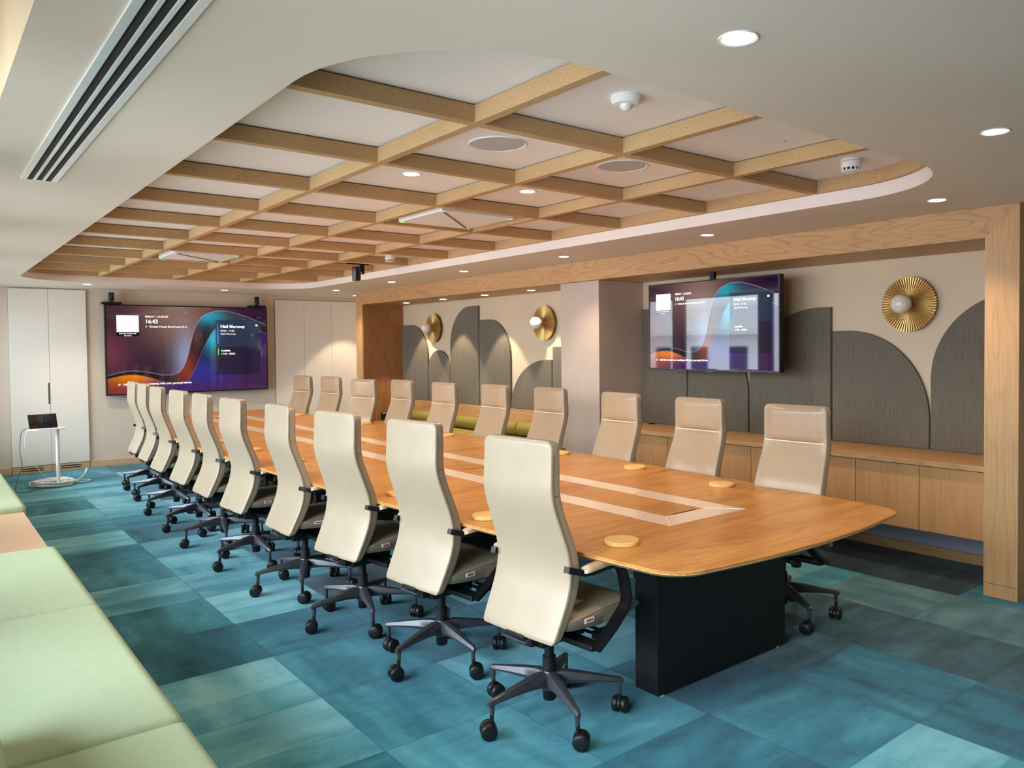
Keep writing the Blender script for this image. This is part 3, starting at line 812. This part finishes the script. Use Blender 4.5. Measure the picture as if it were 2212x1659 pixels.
def make_screen(t, w, h, bez, depth, nx, ny):
    MB().box(-w / 2 - bez, w / 2 + bez, -h / 2 - bez * 1.2, h / 2 + bez, -depth, -.004, .004).build('housing', MT['black'], t)
    fr = MB()
    for (a, b, c, d) in ((-w / 2 - bez, -w / 2, -h / 2 - bez * 1.2, h / 2 + bez), (w / 2, w / 2 + bez, -h / 2 - bez * 1.2, h / 2 + bez), (-w / 2, w / 2, h / 2, h / 2 + bez), (-w / 2, w / 2, -h / 2 - bez * 1.2, -h / 2)):
        fr.box(a, b, c, d, -.004, .003)
    fr.build('bezel', MT['blackgloss'], t)
    dsp = picture_mesh('display', w, h, nx, ny, MT['screen'], t, 0.0)
    z = .0008
    flat('blank_card', MT['ui_card'], dsp, w, h, .0575, .185, .108, .30, z)
    k = h
    text('Join your meeting with', .019 * k, (.121 - .5) * w, (.5 - .322) * h, z, dsp, align='CENTER', bold=.0004 * k)
    text('this room', .019 * k, (.121 - .5) * w, (.5 - .345) * h, z, dsp, align='CENTER', bold=.0004 * k)
    text('FRIDAY 1 AUGUST', .030 * k, (.222 - .5) * w, (.5 - .131) * h, z, dsp, bold=.0006 * k)
    text('16:43', .062 * k, (.222 - .5) * w, (.5 - .197) * h, z, dsp, bold=.0012 * k)
    icon_share(dsp, (.224 - .5) * w, (.5 - .243) * h, .014 * k, z)
    text('Grattan House Boardroom (4.1)', .031 * k, (.246 - .5) * w, (.5 - .245) * h, z, dsp, bold=.0005 * k)
    text('Niall Moroney', .050 * k, (.688 - .5) * w, (.5 - .243) * h, z, dsp, bold=.0010 * k)
    text('09:00 - 17:00', .031 * k, (.688 - .5) * w, (.5 - .290) * h, z, dsp)
    text('Niall Moroney', .031 * k, (.688 - .5) * w, (.5 - .328) * h, z, dsp)
    text('Available', .031 * k, (.690 - .5) * w, (.5 - .532) * h, z, dsp, bold=.0006 * k)
    text('17:00 - 00:00', .031 * k, (.690 - .5) * w, (.5 - .570) * h, z, dsp)
    flat('blue_bar', MT['ui_blue'], dsp, w, h, .6695, .6735, .188, .435, z)
    flat('green_bar', MT['ui_green'], dsp, w, h, .6705, .6740, .495, .575, z)
    MB().box((.925 - .5) * w, (.939 - .5) * w, (.5 - .222) * h, (.5 - .200) * h, z, z + .0004).build('meeting_icon', MT['ui_white'], dsp)
    icon_share(dsp, (.060 - .5) * w, (.5 - .903) * h, .016 * k, z)
    text('Add this room to a meeting with your personal device', .033 * k, (.088 - .5) * w, (.5 - .905) * h, z, dsp, bold=.0005 * k)
    return dsp
far = thing('wall_screen', 'very large wall screen with purple wave picture on the far wall', 'screen')
far.matrix_world = Matrix(((1, 0, 0, 3.175), (0, 0, -1, 12.10), (0, 1, 0, 1.608), (0, 0, 0, 1)))
make_screen(far, 2.19, 1.226, .014, .075, 400, 224)
tv = thing('hanging_screen', 'smaller glossy screen hanging from the niche soffit in front of grey panels', 'screen')
tv.matrix_world = Matrix(((0, 0, -1, 5.50), (-1, 0, 0, 4.462), (0, 1, 0, 1.768), (0, 0, 0, 1)))
make_screen(tv, 1.43, .785, .011, .06, 400, 224)
MB().box(-.022, .022, .35, .4765, -.075, -.035, .004).build('ceiling_pole', MT['black'], tv)
MB().box(-.2, .2, -.2, .2, -.08, -.0605, .004).build('rear_bracket', MT['black'], tv)
MB().box(-.045, .045, -.414, -.4045, -.008, .0035, .001).build('badge_bar', MT['base_metal'], tv)

def conf_cam(x, lb):
    t = thing('conference_camera', lb, 'camera', (x, 12.10, 2.238), group='black cameras on top of the big screen')
    MB().box(-.12, .12, -.06, .095, 0.0, .028, .006).build('shelf', MT['black'], t)
    MB().lathe([(.024, .0285), (.022, .04), (.036, .044), (.036, .155), (.034, .16), (.0005, .16)], 28, cap=False).build('camera_body', MT['blackgloss'], t, True)
    MB().lathe([(.012, .0), (.012, .006), (.0005, .006)], 16, mat=Matrix.Translation((0, -.033, .11)) @ Matrix.Rotation(PI / 2, 4, 'X'), cap=False).build('lens', MT['base_metal'], t)
conf_cam(2.152, 'black cylindrical camera on its shelf at the left end of the big screen')
conf_cam(4.135, 'black cylindrical camera on its shelf at the right end of the big screen')

# ------------------------------------------------------------------ boardroom table
TX, TY = 3.06, 6.55
def hw(y): return .855 + .275 * (1 - ((y - TY) / 4.69) ** 2)
def table_outline(inset=0.0, n=40):
    ya, yb = 1.915 + inset, 11.185 - inset; r = .17
    pts = []
    # right edge up
    ys = [ya + r + (yb - ya - 2 * r) * k / n for k in range(n + 1)]
    pts += [(hw(y) - inset, y) for y in ys]
    def corner(cx, cy, a0):
        return [(cx + r * math.cos(a0 + k / 8 * PI / 2), cy + r * math.sin(a0 + k / 8 * PI / 2)) for k in range(1, 8)]
    pts += corner(hw(ys[-1]) - inset - r, ys[-1], 0)
    m_ = 12; w = hw(ys[-1]) - inset - r
    pts += [(w - 2 * w * k / m_, yb + .055 * (1 - (1 - 2 * k / m_) ** 2)) for k in range(m_ + 1)]
    pts += corner(-w, ys[-1], PI / 2)
    pts += [(-(hw(y) - inset), y) for y in ys[::-1]]
    pts += corner(-w, ys[0], PI)
    pts += [(-w + 2 * w * k / m_, ya - .055 * (1 - (1 - 2 * k / m_) ** 2)) for k in range(m_ + 1)]
    pts += corner(w, ys[0], 1.5 * PI)
    return [(p[0], p[1] - TY) for p in pts]
tb = thing('boardroom_table', 'very long boat shaped oak boardroom table with pale inlay band', 'table', (TX, TY, 0))
mb = MB()
O = table_outline(); I_ = table_outline(.035)
mb.loft([[(p[0], p[1], .706) for p in I_], [(p[0], p[1], .726) for p in O], [(p[0], p[1], .733) for p in O]], cap=True)
mb.build('edge_band', MT['table_edge'], tb)
mb = MB(); O2 = table_outline(.002); mb.loft([[(p[0], p[1], .7305) for p in O], [(p[0], p[1], .738) for p in O], [(p[0], p[1], .740) for p in O2]]); mb.build('tabletop', MT['table'], tb)
# inlay: mitred band
ix0, ix1, iy0, iy1, bw, bh = 2.775 - TX, 3.352 - TX, 2.487 - TY, 10.55 - TY, .138, .155
quads = {'S': [(ix0, iy0), (ix1, iy0), (ix1 - bw, iy0 + bh), (ix0 + bw, iy0 + bh)], 'E': [(ix1, iy0), (ix1, iy1), (ix1 - bw, iy1 - bh), (ix1 - bw, iy0 + bh)],
         'N': [(ix1, iy1), (ix0, iy1), (ix0 + bw, iy1 - bh), (ix1 - bw, iy1 - bh)], 'W': [(ix0, iy1), (ix0, iy0), (ix0 + bw, iy0 + bh), (ix0 + bw, iy1 - bh)]}
for q in quads.values(): MB().prism(q, .7402, .7416).build('inlay_band', MT['inlay'], tb)
mb = MB()
for a, b in (((ix0, iy0), (ix0 + bw, iy0 + bh)), ((ix1, iy0), (ix1 - bw, iy0 + bh)), ((ix0, iy1), (ix0 + bw, iy1 - bh)), ((ix1, iy1), (ix1 - bw, iy1 - bh))):
    mb.tube([(a[0], a[1], .7413), (b[0], b[1], .7413)], .0016, 4)
mb.build('mitre_line', MT['joint'], tb)
mb = MB()
for y in (3.62, 5.45, 7.3, 9.15):
    mb.box(ix0, ix0 + bw, y - TY - .001, y - TY + .001, .7413, .7418); mb.box(ix1 - bw, ix1, y - TY - .001, y - TY + .001, .7413, .7418)
mb.build('inlay_joint', MT['joint'], tb)
mb = MB()
for y in (3.62, 5.45, 7.3, 9.15): mb.box(-hw(y) + .01, ix0, y - TY - .0008, y - TY + .0008, .7398, .7404); mb.box(ix1, hw(y) - .01, y - TY - .0008, y - TY + .0008, .7398, .7404)
mb.build('leaf_joint', MT['hatch'], tb)
for y in (2.77, 4.7, 6.6, 8.5, 10.2):
    hx = MB(); hx.box(-.105, .105, y - TY - .112, y - TY + .112, .7402, .7418, .0008, 1); h_ = hx.build('cable_hatch', MT['hatch'], tb)
    MB().box(-.085, .10, y - TY - .124, y - TY - .1135, .7402, .7407).build('finger_slot', MT['black'], h_)
for (x, y) in ((2.906, 3.157), (3.223, 3.162), (3.2, 5.23), (2.88, 5.15), (2.88, 6.6), (3.2, 7.1), (2.9, 8.2), (3.2, 8.9)):
    MB().lathe([(.013, .7402), (.013, .744), (.011, .746), (.0005, .746)], 18, mat=Matrix.Translation((x - TX, y - TY, 0)), cap=False).build('microphone_button', MT['disc'], tb, True)
for y in (2.39, 4.40, 6.48, 8.56, 10.57):
    p_ = MB().box(2.575 - TX, 3.56 - TX, y - TY, y - TY + .14, .012, .708, .003).build('pedestal', MT['black'], tb)
    for sx_ in (2.62, 3.51):
        for sy_ in (.02, .12):
            MB().lathe([(.014, 0), (.014, .012)], 14, mat=Matrix.Translation((sx_ - TX, y - TY + sy_, 0))).build('levelling_foot', MT['grille_w'], p_)
DISCS = [(2.373, 2.409), (2.225, 3.218), (2.20, 4.07), (2.20, 4.92), (2.235, 5.784), (2.215, 6.678), (2.175, 7.53), (2.175, 8.434), (2.18, 9.262), (2.27, 10.08)]
DISCR = [(3.801, 2.993), (3.895, 3.815), (3.985, 4.731), (4.00, 5.59), (4.00, 6.444), (3.985, 7.28), (3.947, 8.10), (3.90, 8.95), (3.85, 9.80), (3.76, 10.5)]
ORD = ['first', 'second', 'third', 'fourth', 'fifth', 'sixth', 'seventh', 'eighth', 'ninth', 'tenth']
mb = MB(); mb.lathe([(.0005, 0), (.073, 0), (.076, .003), (.076, .0165), (.073, .0195), (.0005, .0195)], 40, cap=False)
disc0 = mb.build('wooden_coaster', MT['disc'], None, True)
for k, (side, L_) in enumerate((('window', DISCS), ('screen', DISCR))):
    for i, (x, y) in enumerate(L_):
        o = disc0 if (k == 0 and i == 0) else dup(disc0)
        o.location = (x, y, .7403); o.rotation_euler = (0, 0, random.uniform(-.4, .4))
        tag(o, 'round pale wood coaster on the table, %s from the camera on the %s side' % (ORD[i], side), 'coaster', 'wooden coasters on the table')

# ------------------------------------------------------------------ chairs
def prof(z, pts):
    zs = [p[0] for p in pts]; f = hermite(zs, [p[1] for p in pts]); return float(f(np.array([z]))[0])
REAR = [(.405, -.195), (.45, -.175), (.52, -.142), (.60, -.110), (.68, -.097), (.75, -.105), (.86, -.142), (.95, -.174), (.99, -.183), (1.10, -.182), (1.215, -.178)]
THK = [(.405, .042), (.50, .056), (.70, .060), (.90, .056), (1.0, .056), (1.215, .050)]
HWD = [(.405, .219), (.50, .224), (.62, .226), (.75, .222), (.95, .212), (1.05, .209), (1.215, .208)]
ZT, ZB0 = 1.215, .405
def back_half(z):
    w = prof(z, HWD)
    r = .036
    if z > ZT - r: w = w - r + math.sqrt(max(0, r * r - (z - ZT + r) ** 2))
    r = .022
    if z < ZB0 + r: w = w - r + math.sqrt(max(0, r * r - (ZB0 + r - z) ** 2))
    return w
def make_chair():
    t = thing('office_chair', '', 'chair')
    # backrest shell
    zs = [ZB0, ZB0 + .004, ZB0 + .010, ZB0 + .022] + list(np.linspace(.45, 1.155, 30)) + [1.168, 1.18, 1.192, 1.202, 1.209, 1.2135, 1.215]
    rings = []
    for z in zs:
        xr, th, w = prof(z, REAR), prof(z, THK), back_half(z)
        e = 1.0
        if z > ZT - .014: e = .45 + .55 * math.sqrt(max(0, 1 - ((z - ZT + .014) / .014) ** 2))
        if z < ZB0 + .014: e = .45 + .55 * math.sqrt(max(0, 1 - ((ZB0 + .014 - z) / .014) ** 2))
        ring = []
        c = xr + th / 2
        dish = .012 if z < 1.0 else .004
        for (sx_, sy_, ang) in ((1, 1, 0), (-1, 1, 90), (-1, -1, 180), (1, -1, 270)):
            for k in range(5):
                a = math.radians(ang + k * 22.5); r = .009
                ring.append((c + e * (sx_ * (th / 2 - r) + r * math.cos(a)), sy_ * (w - r) + r * math.sin(a), z))
            if (sx_, sy_) == (-1, 1) or (sx_, sy_) == (1, -1):
                for yy in (.6, .2, -.2, -.6):
                    yv = yy * (w - .009) * (1 if sx_ < 0 else -1)
                    bow = -.006 * (1 - yy * yy) * e if sx_ < 0 else -dish * (1 - yy * yy) * e
                    ring.append((c + e * sx_ * th / 2 + bow, yv, z))
        rings.append(ring)
    mb = MB(); mb.loft(rings); back = mb.build('backrest', MT['leather'], t, True, .7)
    # front cushions: lower back pad and headrest pad
    def pad(za, zb, name, puff, mat):
        rg = []; N = 22
        for i in range(N + 1):
            z = za + (zb - za) * i / N
            s = math.sin(PI * i / N); e = min(1.0, (s * 2.2) ** .6) if 0 < i < N else 0.02
            w = back_half(min(z, ZT - .012)) - .018; xf = prof(z, REAR) + prof(z, THK)
            row = []
            for k in range(13):
                v = -1 + k / 6; q = (1 - abs(v) ** 4) ** .7 if abs(v) < 1 else 0
                dish = (.012 if z < 1.0 else .004) * (1 - min(1, v * v))
                row.append((xf - dish - .002 + puff * e * q, v * w, z))
            for k in range(12, -1, -1):
                v = -1 + k / 6; row.append((xf - .020, v * w * .98, z))
            rg.append(row)
        mb = MB(); mb.loft(rg); return mb.build(name, mat, back, True, 1.2)
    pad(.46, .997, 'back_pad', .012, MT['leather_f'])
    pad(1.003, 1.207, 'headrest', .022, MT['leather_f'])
    zk = 1.0; w = back_half(zk); xf = prof(zk, REAR) + prof(zk, THK)
    mb = MB(); mb.tube([(xf - .002, v * (w - .014), zk) for v in np.linspace(-1, 1, 9)], .0045, 6); mb.build('piping', MT['piping'], back, True)
    for sy_ in (-1, 1):   # welt seam running up the shell edge, with the short seam at headrest height
        mb = MB()
        mb.tube([(prof(z, REAR) + .011, sy_ * (back_half(z) + .0002), z) for z in np.linspace(.44, 1.16, 26)], .0026, 4)
        mb.build('side_seam', MT['stitch'], back)
        mb = MB(); mb.tube([(prof(1.0, REAR) + .012 + k * .009, sy_ * (back_half(1.0) + .0002), .998 - .0015 * k) for k in range(4)], .0018, 4)
        mb.build('cross_seam', MT['stitch'], back)
    # seat cushion
    rg = []; nx = 24
    for i in range(nx + 1):
        x = -.135 + .505 * i / nx; u = i / nx
        w = .240 * (1 - .10 * max(0, .35 - u) / .35) - .03 * max(0, (u - .75) / .25) ** 2
        topz = .498 + .022 * math.sin(PI * min(1, u * 1.15) * .6) - .050 * max(0, (u - .74) / .26) ** 2
        botz = .428 + .006 * u - .012 * math.sin(PI * u)
        if i in (0, nx): m_ = (topz + botz) / 2 - .004; topz = m_ + .016; botz = m_ - .016; w -= .014
        elif i in (1, nx - 1): topz -= .009; botz += .006; w -= .004
        row = []
        for k in range(15):
            v = -1 + k / 7; row.append((x, w * v, topz - .022 * abs(v) ** 6 - .008 * (1 - v * v)))
        for k in range(14, -1, -1):
            v = -1 + k / 7; row.append((x, w * v * .97, botz + .018 * abs(v) ** 4))
        rg.append(row)
    mb = MB(); mb.loft(rg); seat = mb.build('seat', MT['leather'], t, True, 1.2)
    for sy_ in (-1, 1):
        mb = MB(); mb.tube([(x, sy_ * .2385, .482 + .020 * math.sin(PI * (x + .12) / .60)) for x in np.linspace(-.08, .28, 12)], .0015, 4)
        mb.build('seat_seam', MT['stitch'], seat)
    tg = MB().box(-.030, .024, -.2435, -.2395, .466, .484).build('maker_tag', MT['white'], seat); 
    MB().box(-.022, .016, -.2443, -.2434, .471, .479).build('tag_print', MT['red'], tg)
    # under-seat mechanism
    mb = MB(); mb.box(-.11, .15, -.075, .075, .335, .405, .014, 2); mb.box(-.15, .0, -.05, .05, .345, .395, .012, 2); mb.box(-.02, .05, -.27, .27, .352, .378, .008, 2)
    mb.box(-.20, -.11, -.055, .055, .395, .415, .006, 2)
    mech = mb.build('mechanism', MT['black'], t, True)
    for sy_, xx in ((-1, .12), (-1, .17), (1, .12)):
        mb = MB(); mb.tube([(xx, sy_ * .07, .365), (xx + .01, sy_ * .15, .36)], .007, 8); mb.box(xx - .012, xx + .03, sy_ * .17 - .022, sy_ * .17 + .022, .345, .378, .006, 2)
        mb.build('lever', MT['blackgloss'], mech, True)
    mb = MB(); mb.tube([(-.175, .07, .40), (-.20, .07, .386), (-.20, -.07, .386), (-.175, -.07, .40)], .004, 8); mb.build('release_bar', MT['base_metal'], mech, True)
    # arm loops: flat ribbon, pad on top
    AP = [(-.118, .700), (-.092, .693), (-.060, .684), (-.02, .684), (.05, .690), (.10, .689), (.135, .680), (.160, .660), (.176, .630), (.186, .590), (.196, .535), (.193, .512), (.175, .485), (.10, .425), (.02, .375), (-.005, .362)]
    for sy_ in (-1, 1):
        mb = MB(); rg = []; n = len(AP)
        for i, (x, z) in enumerate(AP):
            a = AP[max(0, i - 1)]; b = AP[min(n - 1, i + 1)]
            tx, tz = b[0] - a[0], b[1] - a[1]; L = math.hypot(tx, tz); nx_, nz_ = -tz / L, tx / L
            hw_ = .026 if i > 3 else .015; th = .0085 if i > 3 else .0125
            yc = .272 * sy_ if i > 2 else (.262 - .018 * (2 - i)) * sy_
            rg.append([(x + nx_ * q * th, yc + p * hw_, z + nz_ * q * th) for p, q in ((-1, -1), (1, -1), (1, 1), (-1, 1))])
        mb.loft(rg); arm = mb.build('armrest', MT['armblack'], t, True, .9)
        rg = []
        for i, (x, z) in enumerate([(-.065, .690), (-.055, .698), (-.03, .701), (.04, .705), (.10, .704), (.145, .692), (.173, .665), (.188, .630), (.196, .600)]):
            e = (.5, .9, 1, 1, 1, 1, 1, 1, .6)[i]
            rg.append([(x, .272 * sy_ + p * .028 * e, z + q * .011 * e) for p, q in ((-1, -.8), (-.5, -1), (.5, -1), (1, -.8), (1, .3), (.6, 1), (-.6, 1), (-1, .3))])
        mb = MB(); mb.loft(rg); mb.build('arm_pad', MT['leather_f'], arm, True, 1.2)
    # gas lift
    MB().lathe([(.026, .075), (.029, .08), (.029, .20), (.029, .262), (.021, .263), (.021, .34)], 22).build('gas_lift', MT['black'], t, True)
    # five star base with casters
    mb = MB(); mb.lathe([(.034, .12), (.037, .13), (.037, .185), (.030, .20)], 26)
    for k in range(5):
        a = k * 2 * PI / 5; ca, sa = math.cos(a), math.sin(a); rg = []
        for (r, z, w, h) in ((.02, .165, .030, .034), (.06, .172, .030, .030), (.12, .170, .028, .023), (.20, .162, .023, .016), (.27, .153, .017, .012), (.310, .147, .013, .011), (.322, .142, .009, .008)):
            rg.append([(r * ca - p * w * sa, r * sa + p * w * ca, z + q * h) for p, q in ((-.75, -1), (.75, -1), (1, -.3), (.6, .85), (0, 1), (-.6, .85), (-1, -.3))])
        mb.loft(rg)
        mb.tube([(.302 * ca, .302 * sa, .148), (.304 * ca, .304 * sa, .09)], [.012, .009], 10)
    star = mb.build('star_base', MT['base_metal'], t, True, .7)
    cm = None
    for k in range(5):
        a = k * 2 * PI / 5; o = None
        if cm is None:
            mb = MB(); R_ = Matrix.Rotation(PI / 2, 4, 'X')
            for s_ in (-1, 1):
                T_ = Matrix.Translation((0, s_ * .0165, .0305))
                mb.lathe([(.0005, -.0125), (.024, -.0125), (.029, -.009), (.0305, -.004), (.0305, .004), (.029, .009), (.024, .0125), (.0005, .0125)], 26, mat=T_ @ R_, cap=False)
            mb.cyl((0, -.02, .0305), (0, .02, .0305), .006, 8)
            hood = []
            for i in range(9):
                th = math.radians(-5 + 190 * i / 8)
                hood.append([(.0315 * math.cos(th) * f, y_, .0305 + .0315 * math.sin(th) * f) for f, y_ in ((.72, -.0035), (.98, -.0035), (.98, .0035), (.72, .0035))])
            mb.loft(hood)
            mb.tube([(.012, 0, .055), (.012, 0, .084)], .008, 10)
            o = mb.build('caster', MT['rubber'], star, True, .7); cm = o
        else:
            o = cm.copy(); col.objects.link(o); o.parent = star
        rot = (.6, 2.4, -1.1, 1.7, 3.0)[k]
        o.location = (.304 * math.cos(a) - .015 * math.cos(rot), .304 * math.sin(a) - .015 * math.sin(rot), 0); o.rotation_euler = (0, 0, rot); o.scale = (1.14, 1.14, 1.14)
    return t
c0 = make_chair()
LEFT = [(2.108, 2.59, 5, 36, 1.006), (2.078, 3.425, 6, 52, 1.02), (2.026, 4.218, 8, 38, 1.02), (2.005, 5.029, 0, 28, 1.02), (1.98, 5.916, 3, 53, 1.02),
        (1.99, 6.722, 0, 40, 1.02), (1.998, 7.483, 2, 55, 1.02), (2.03, 8.393, 1, 60, 1.02), (2.094, 9.277, -1, 67, 1.02), (2.144, 10.056, -1, 67, 1.02)]
RIGHT = [(3.935, 2.66, 2, 62, 1.016), (4.03, 3.48, -1, 20, 1.016), (4.095, 4.32, -3, 45, 1.016), (4.205, 5.30, 0, 12, 1.016), (4.205, 6.14, 0, 66, 1.016),
         (4.125, 6.92, 3, 30, 1.016), (4.145, 7.85, 4, 50, 1.016), (3.975, 8.43, 16, 8, 1.016), (4.075, 9.60, 10, 36, 1.016), (3.975, 10.30, 9, 58, 1.016)]
for k, (side, L_) in enumerate((('window', LEFT), ('screen', RIGHT))):
    for i, (x, y, yw, br, sz) in enumerate(L_):
        c = c0 if (k == 0 and i == 0) else dup(c0)
        c.location = (x, y, 0); c.scale = (1, 1, sz)
        c.rotation_euler = (0, 0, math.radians(yw) + (PI if k else 0))
        for ch in c.children:
            if ch.name.split('.')[0] == 'star_base': ch.rotation_euler = (0, 0, math.radians(br - yw))
        if k == 0: lb = 'cream high-back chair seen from behind, %s from the camera on the window side' % ORD[i]
        else: lb = 'cream high-back chair facing the windows, %s from the camera across the table' % ORD[i]
        tag(c, lb, 'chair', 'high-back chairs along the %s side of the table' % side)

# ------------------------------------------------------------------ window benches
def cushion(parent, name, mat, x0, x1, y0, y1, z0, z1, r=.04):
    o = MB().box(x0, x1, y0, y1, z0, z1, r, 4).build(name, mat, parent, True, 1.2); return o
wb = thing('window_bench', 'long pale green upholstered window bench in the near left corner', 'bench', (.15, 3.2, 0))
MB().box(-.48, .40, -4.6, 2.18, 0, .33, .002).build('bench_base', MT['oakY'], wb)
for a, b in ((4.055, 5.42), (2.60, 4.05), (1.15, 2.595), (-1.4, 1.145)):
    cushion(wb, 'seat_cushion', MT['green'], -.48, .49, a - 3.2, b - 3.2, .332, .45)
mb = MB(); n = 20; rings = []
for yy, r in ((-4.3, .05), (-4.28, .09), (-.46, .09), (-.425, .08), (-.405, .05)):
    rings.append([(-.08 + r * math.cos(i * 2 * PI / n), yy, r * 1.15 * math.sin(i * 2 * PI / n)) for i in range(n)])
mb.loft(rings); bo = mb.build('bolster', MT['green'], None, True); bo.location = (.15, 3.2, .553)
tag(bo, 'pale green bolster cushion lying on the near window bench', 'bolster')
bt_ = thing('bench_table', 'pinkish oak table block between the two pale green window benches', 'side table', (.15, 6.2, 0))
MB().box(-.48, .47, -.77, .77, .372, .40, .002).build('top_board', MT['oakX'], bt_)
MB().box(-.48, .40, -.75, .75, 0, .372, .002).build('block_base', MT['oakZ'], bt_)
fb = thing('window_bench', 'pale green upholstered window bench beyond the oak table block', 'bench', (.15, 9.0, 0))
MB().box(-.48, .40, -2.02, 2.6, 0, .33, .002).build('bench_base', MT['oakY'], fb)
for a, b in ((6.98, 8.27), (8.275, 9.9), (9.905, 11.6)):
    cushion(fb, 'seat_cushion', MT['green'], -.48, .49, a - 9, b - 9, .332, .45)

# ------------------------------------------------------------------ tablet stand with cables
sd = thing('pedestal_table', 'small white pedestal table holding a dark tablet by the cupboard doors', 'side table', (1.325, 10.87, 0))
MB().lathe([(.0005, 0), (.125, 0), (.13, .004), (.125, .009), (.03, .014), (.0005, .014)], 36, cap=False).build('foot_plate', MT['white'], sd, True)
MB().lathe([(.020, .013), (.020, .676)], 22).build('pole', MT['white'], sd, True)
MB().prism([(p[0] - .11, p[1]) for p in rrect(-.195, .195, -.13, .13, .125, 8)], .676, .690, bev=.003).build('table_top', MT['white'], sd)
tbt = thing('tablet', 'dark touch tablet propped up on the small white table', 'tablet', (1.19, 10.87, .6905), math.radians(4))
Rt = Matrix.Translation((0, .0, .0)) @ Matrix.Rotation(math.radians(62), 4, 'X')
mb = MB(); b_ = bmesh.new()
mb.box(-.145, .145, .004, .185, -.014, 0.0, .004)
mb.bm.transform(Rt); mb.build('tablet_body', MT['black'], tbt)
ds = picture_mesh('display', .276, .168, 96, 54, MT['screen_dim'], tbt, .0006)
ds.matrix_local = Rt @ Matrix.Translation((0, .095, 0))
mb = MB(); mb.box(-.12, .12, .02, .10, 0.0, .012, .004); mb.build('rear_foot', MT['black'], tbt)
def curve_pts(P, n=10):
    P = [Vector(p) for p in P]; out = []
    for i in range(len(P) - 1):
        a = P[max(0, i - 1)]; b = P[i]; c = P[i + 1]; d = P[min(len(P) - 1, i + 2)]
        for k in range(n):
            t = k / n
            out.append(.5 * ((2 * b) + (c - a) * t + (2 * a - 5 * b + 4 * c - d) * t * t + (3 * b - a - 3 * c + d) * t ** 3))
    out.append(P[-1]); return out
cc = thing('cable_coil', 'untidy white cable coil heaped round the foot of the small table', 'cable', (1.30, 10.87, 0))
mb = MB(); path = []
for k in range(11 * 28):
    a = k * 2 * PI / 28; turn = k / 28
    rx = .16 + .055 * math.sin(turn * 2.3) + .012 * math.sin(a * 3 + turn); ry = .17 + .05 * math.cos(turn * 1.9)
    path.append((-.03 + rx * math.cos(a) + .02 * math.sin(turn * 5), ry * math.sin(a) + .02 * math.cos(turn * 4), .022 + .011 * (turn % 3.5) + .006 * math.sin(a * 2)))
mb.tube(path, .0085, 6); mb.build('loops', MT['cable_white'], cc, True)
mb = MB(); mb.tube(curve_pts([(.12, .0, .03), (.22, .05, .03), (.33, .10, .02), (.36, .03, .02), (.28, -.06, .02), (.2, -.05, .04), (.27, .06, .06), (.32, .12, .10)]), .006, 6); mb.build('loose_end', MT['cable_white'], cc, True)
mb = MB(); mb.tube([(.32, .12, .10), (.335, .135, .125), (.345, .15, .15)], [.009, .012, .009], 8); mb.build('plug', MT['white'], cc, True)
mb = MB(); mb.tube(curve_pts([(1.04, 10.87, .70), (.97, 10.86, .66), (.945, 10.85, .45), (.96, 10.80, .28), (.90, 10.72, .12), (.88, 10.66, .012), (.93, 10.55, .008), (1.05, 10.60, .008), (1.09, 10.66, .02)]), .0045, 6)
o = mb.build('power_cable', MT['cable_grey'], None, True); tag(o, 'thin grey cable looping from the tablet down to the carpet', 'cable')
mb = MB(); mb.tube(curve_pts([(1.03, 10.82, .684), (1.0, 10.81, .62), (1.0, 10.82, .46), (1.06, 10.82, .32), (1.16, 10.80, .16), (1.26, 10.79, .05), (1.30, 10.79, .03)]), .004, 6)
o = mb.build('data_cable', MT['cable_white'], None, True); tag(o, 'thin white cable dropping from the table edge into the cable coil', 'cable')

# ------------------------------------------------------------------ buildings across the street (mirrored in the hanging screen)
bd = thing('office_building', 'white block with small windows across the street, mirrored in the hanging screen', 'building', (-16, 20.6, -12))
MB().box(-6, 0, -1.6, 5.2, 0, 15.2).build('facade', MT['white'], bd)
MB().box(-.2, .5, -1.8, 5.4, 14.0, 14.25).build('cornice', MT['white'], bd)
for iy in range(3):
    for iz in range(3):
        y_ = -.7 + iy * 2.1; z_ = 8.6 + iz * 1.95
        w_ = MB().box(.0, .04, y_, y_ + .9, z_, z_ + 1.0).build('window', MT['base_metal'], bd)
        MB().box(.04, .06, y_ + .06, y_ + .84, z_ + .06, z_ + .94).build('pane', MT['blackgloss'], w_)
b2 = thing('office_building', 'curved grey block with banded floors across the street, mirrored in the hanging screen', 'building', (-20, 15.0, -12))
for k in range(6):
    z_ = 8.0 + k * 1.5
    mb = MB(); A = [(-4 + 4.6 * math.cos(t) + .35 * k, 4.4 * math.sin(t)) for t in np.linspace(-1.4, 1.4, 20)]
    poly = A + [(-5, 4.2), (-5, -4.2)]
    mb.prism(poly, z_, z_ + .75); mb.build('floor_band', MT['white'], b2)
    mb = MB(); mb.prism([(p[0] - .25, p[1] * .97) for p in poly], z_ + .751, z_ + 1.499); mb.build('window_band', MT['base_metal'], b2)
MB().box(-4.9, -1.0, -3.5, 3.5, 0, 7.99).build('lower_block', MT['base_metal'], b2)
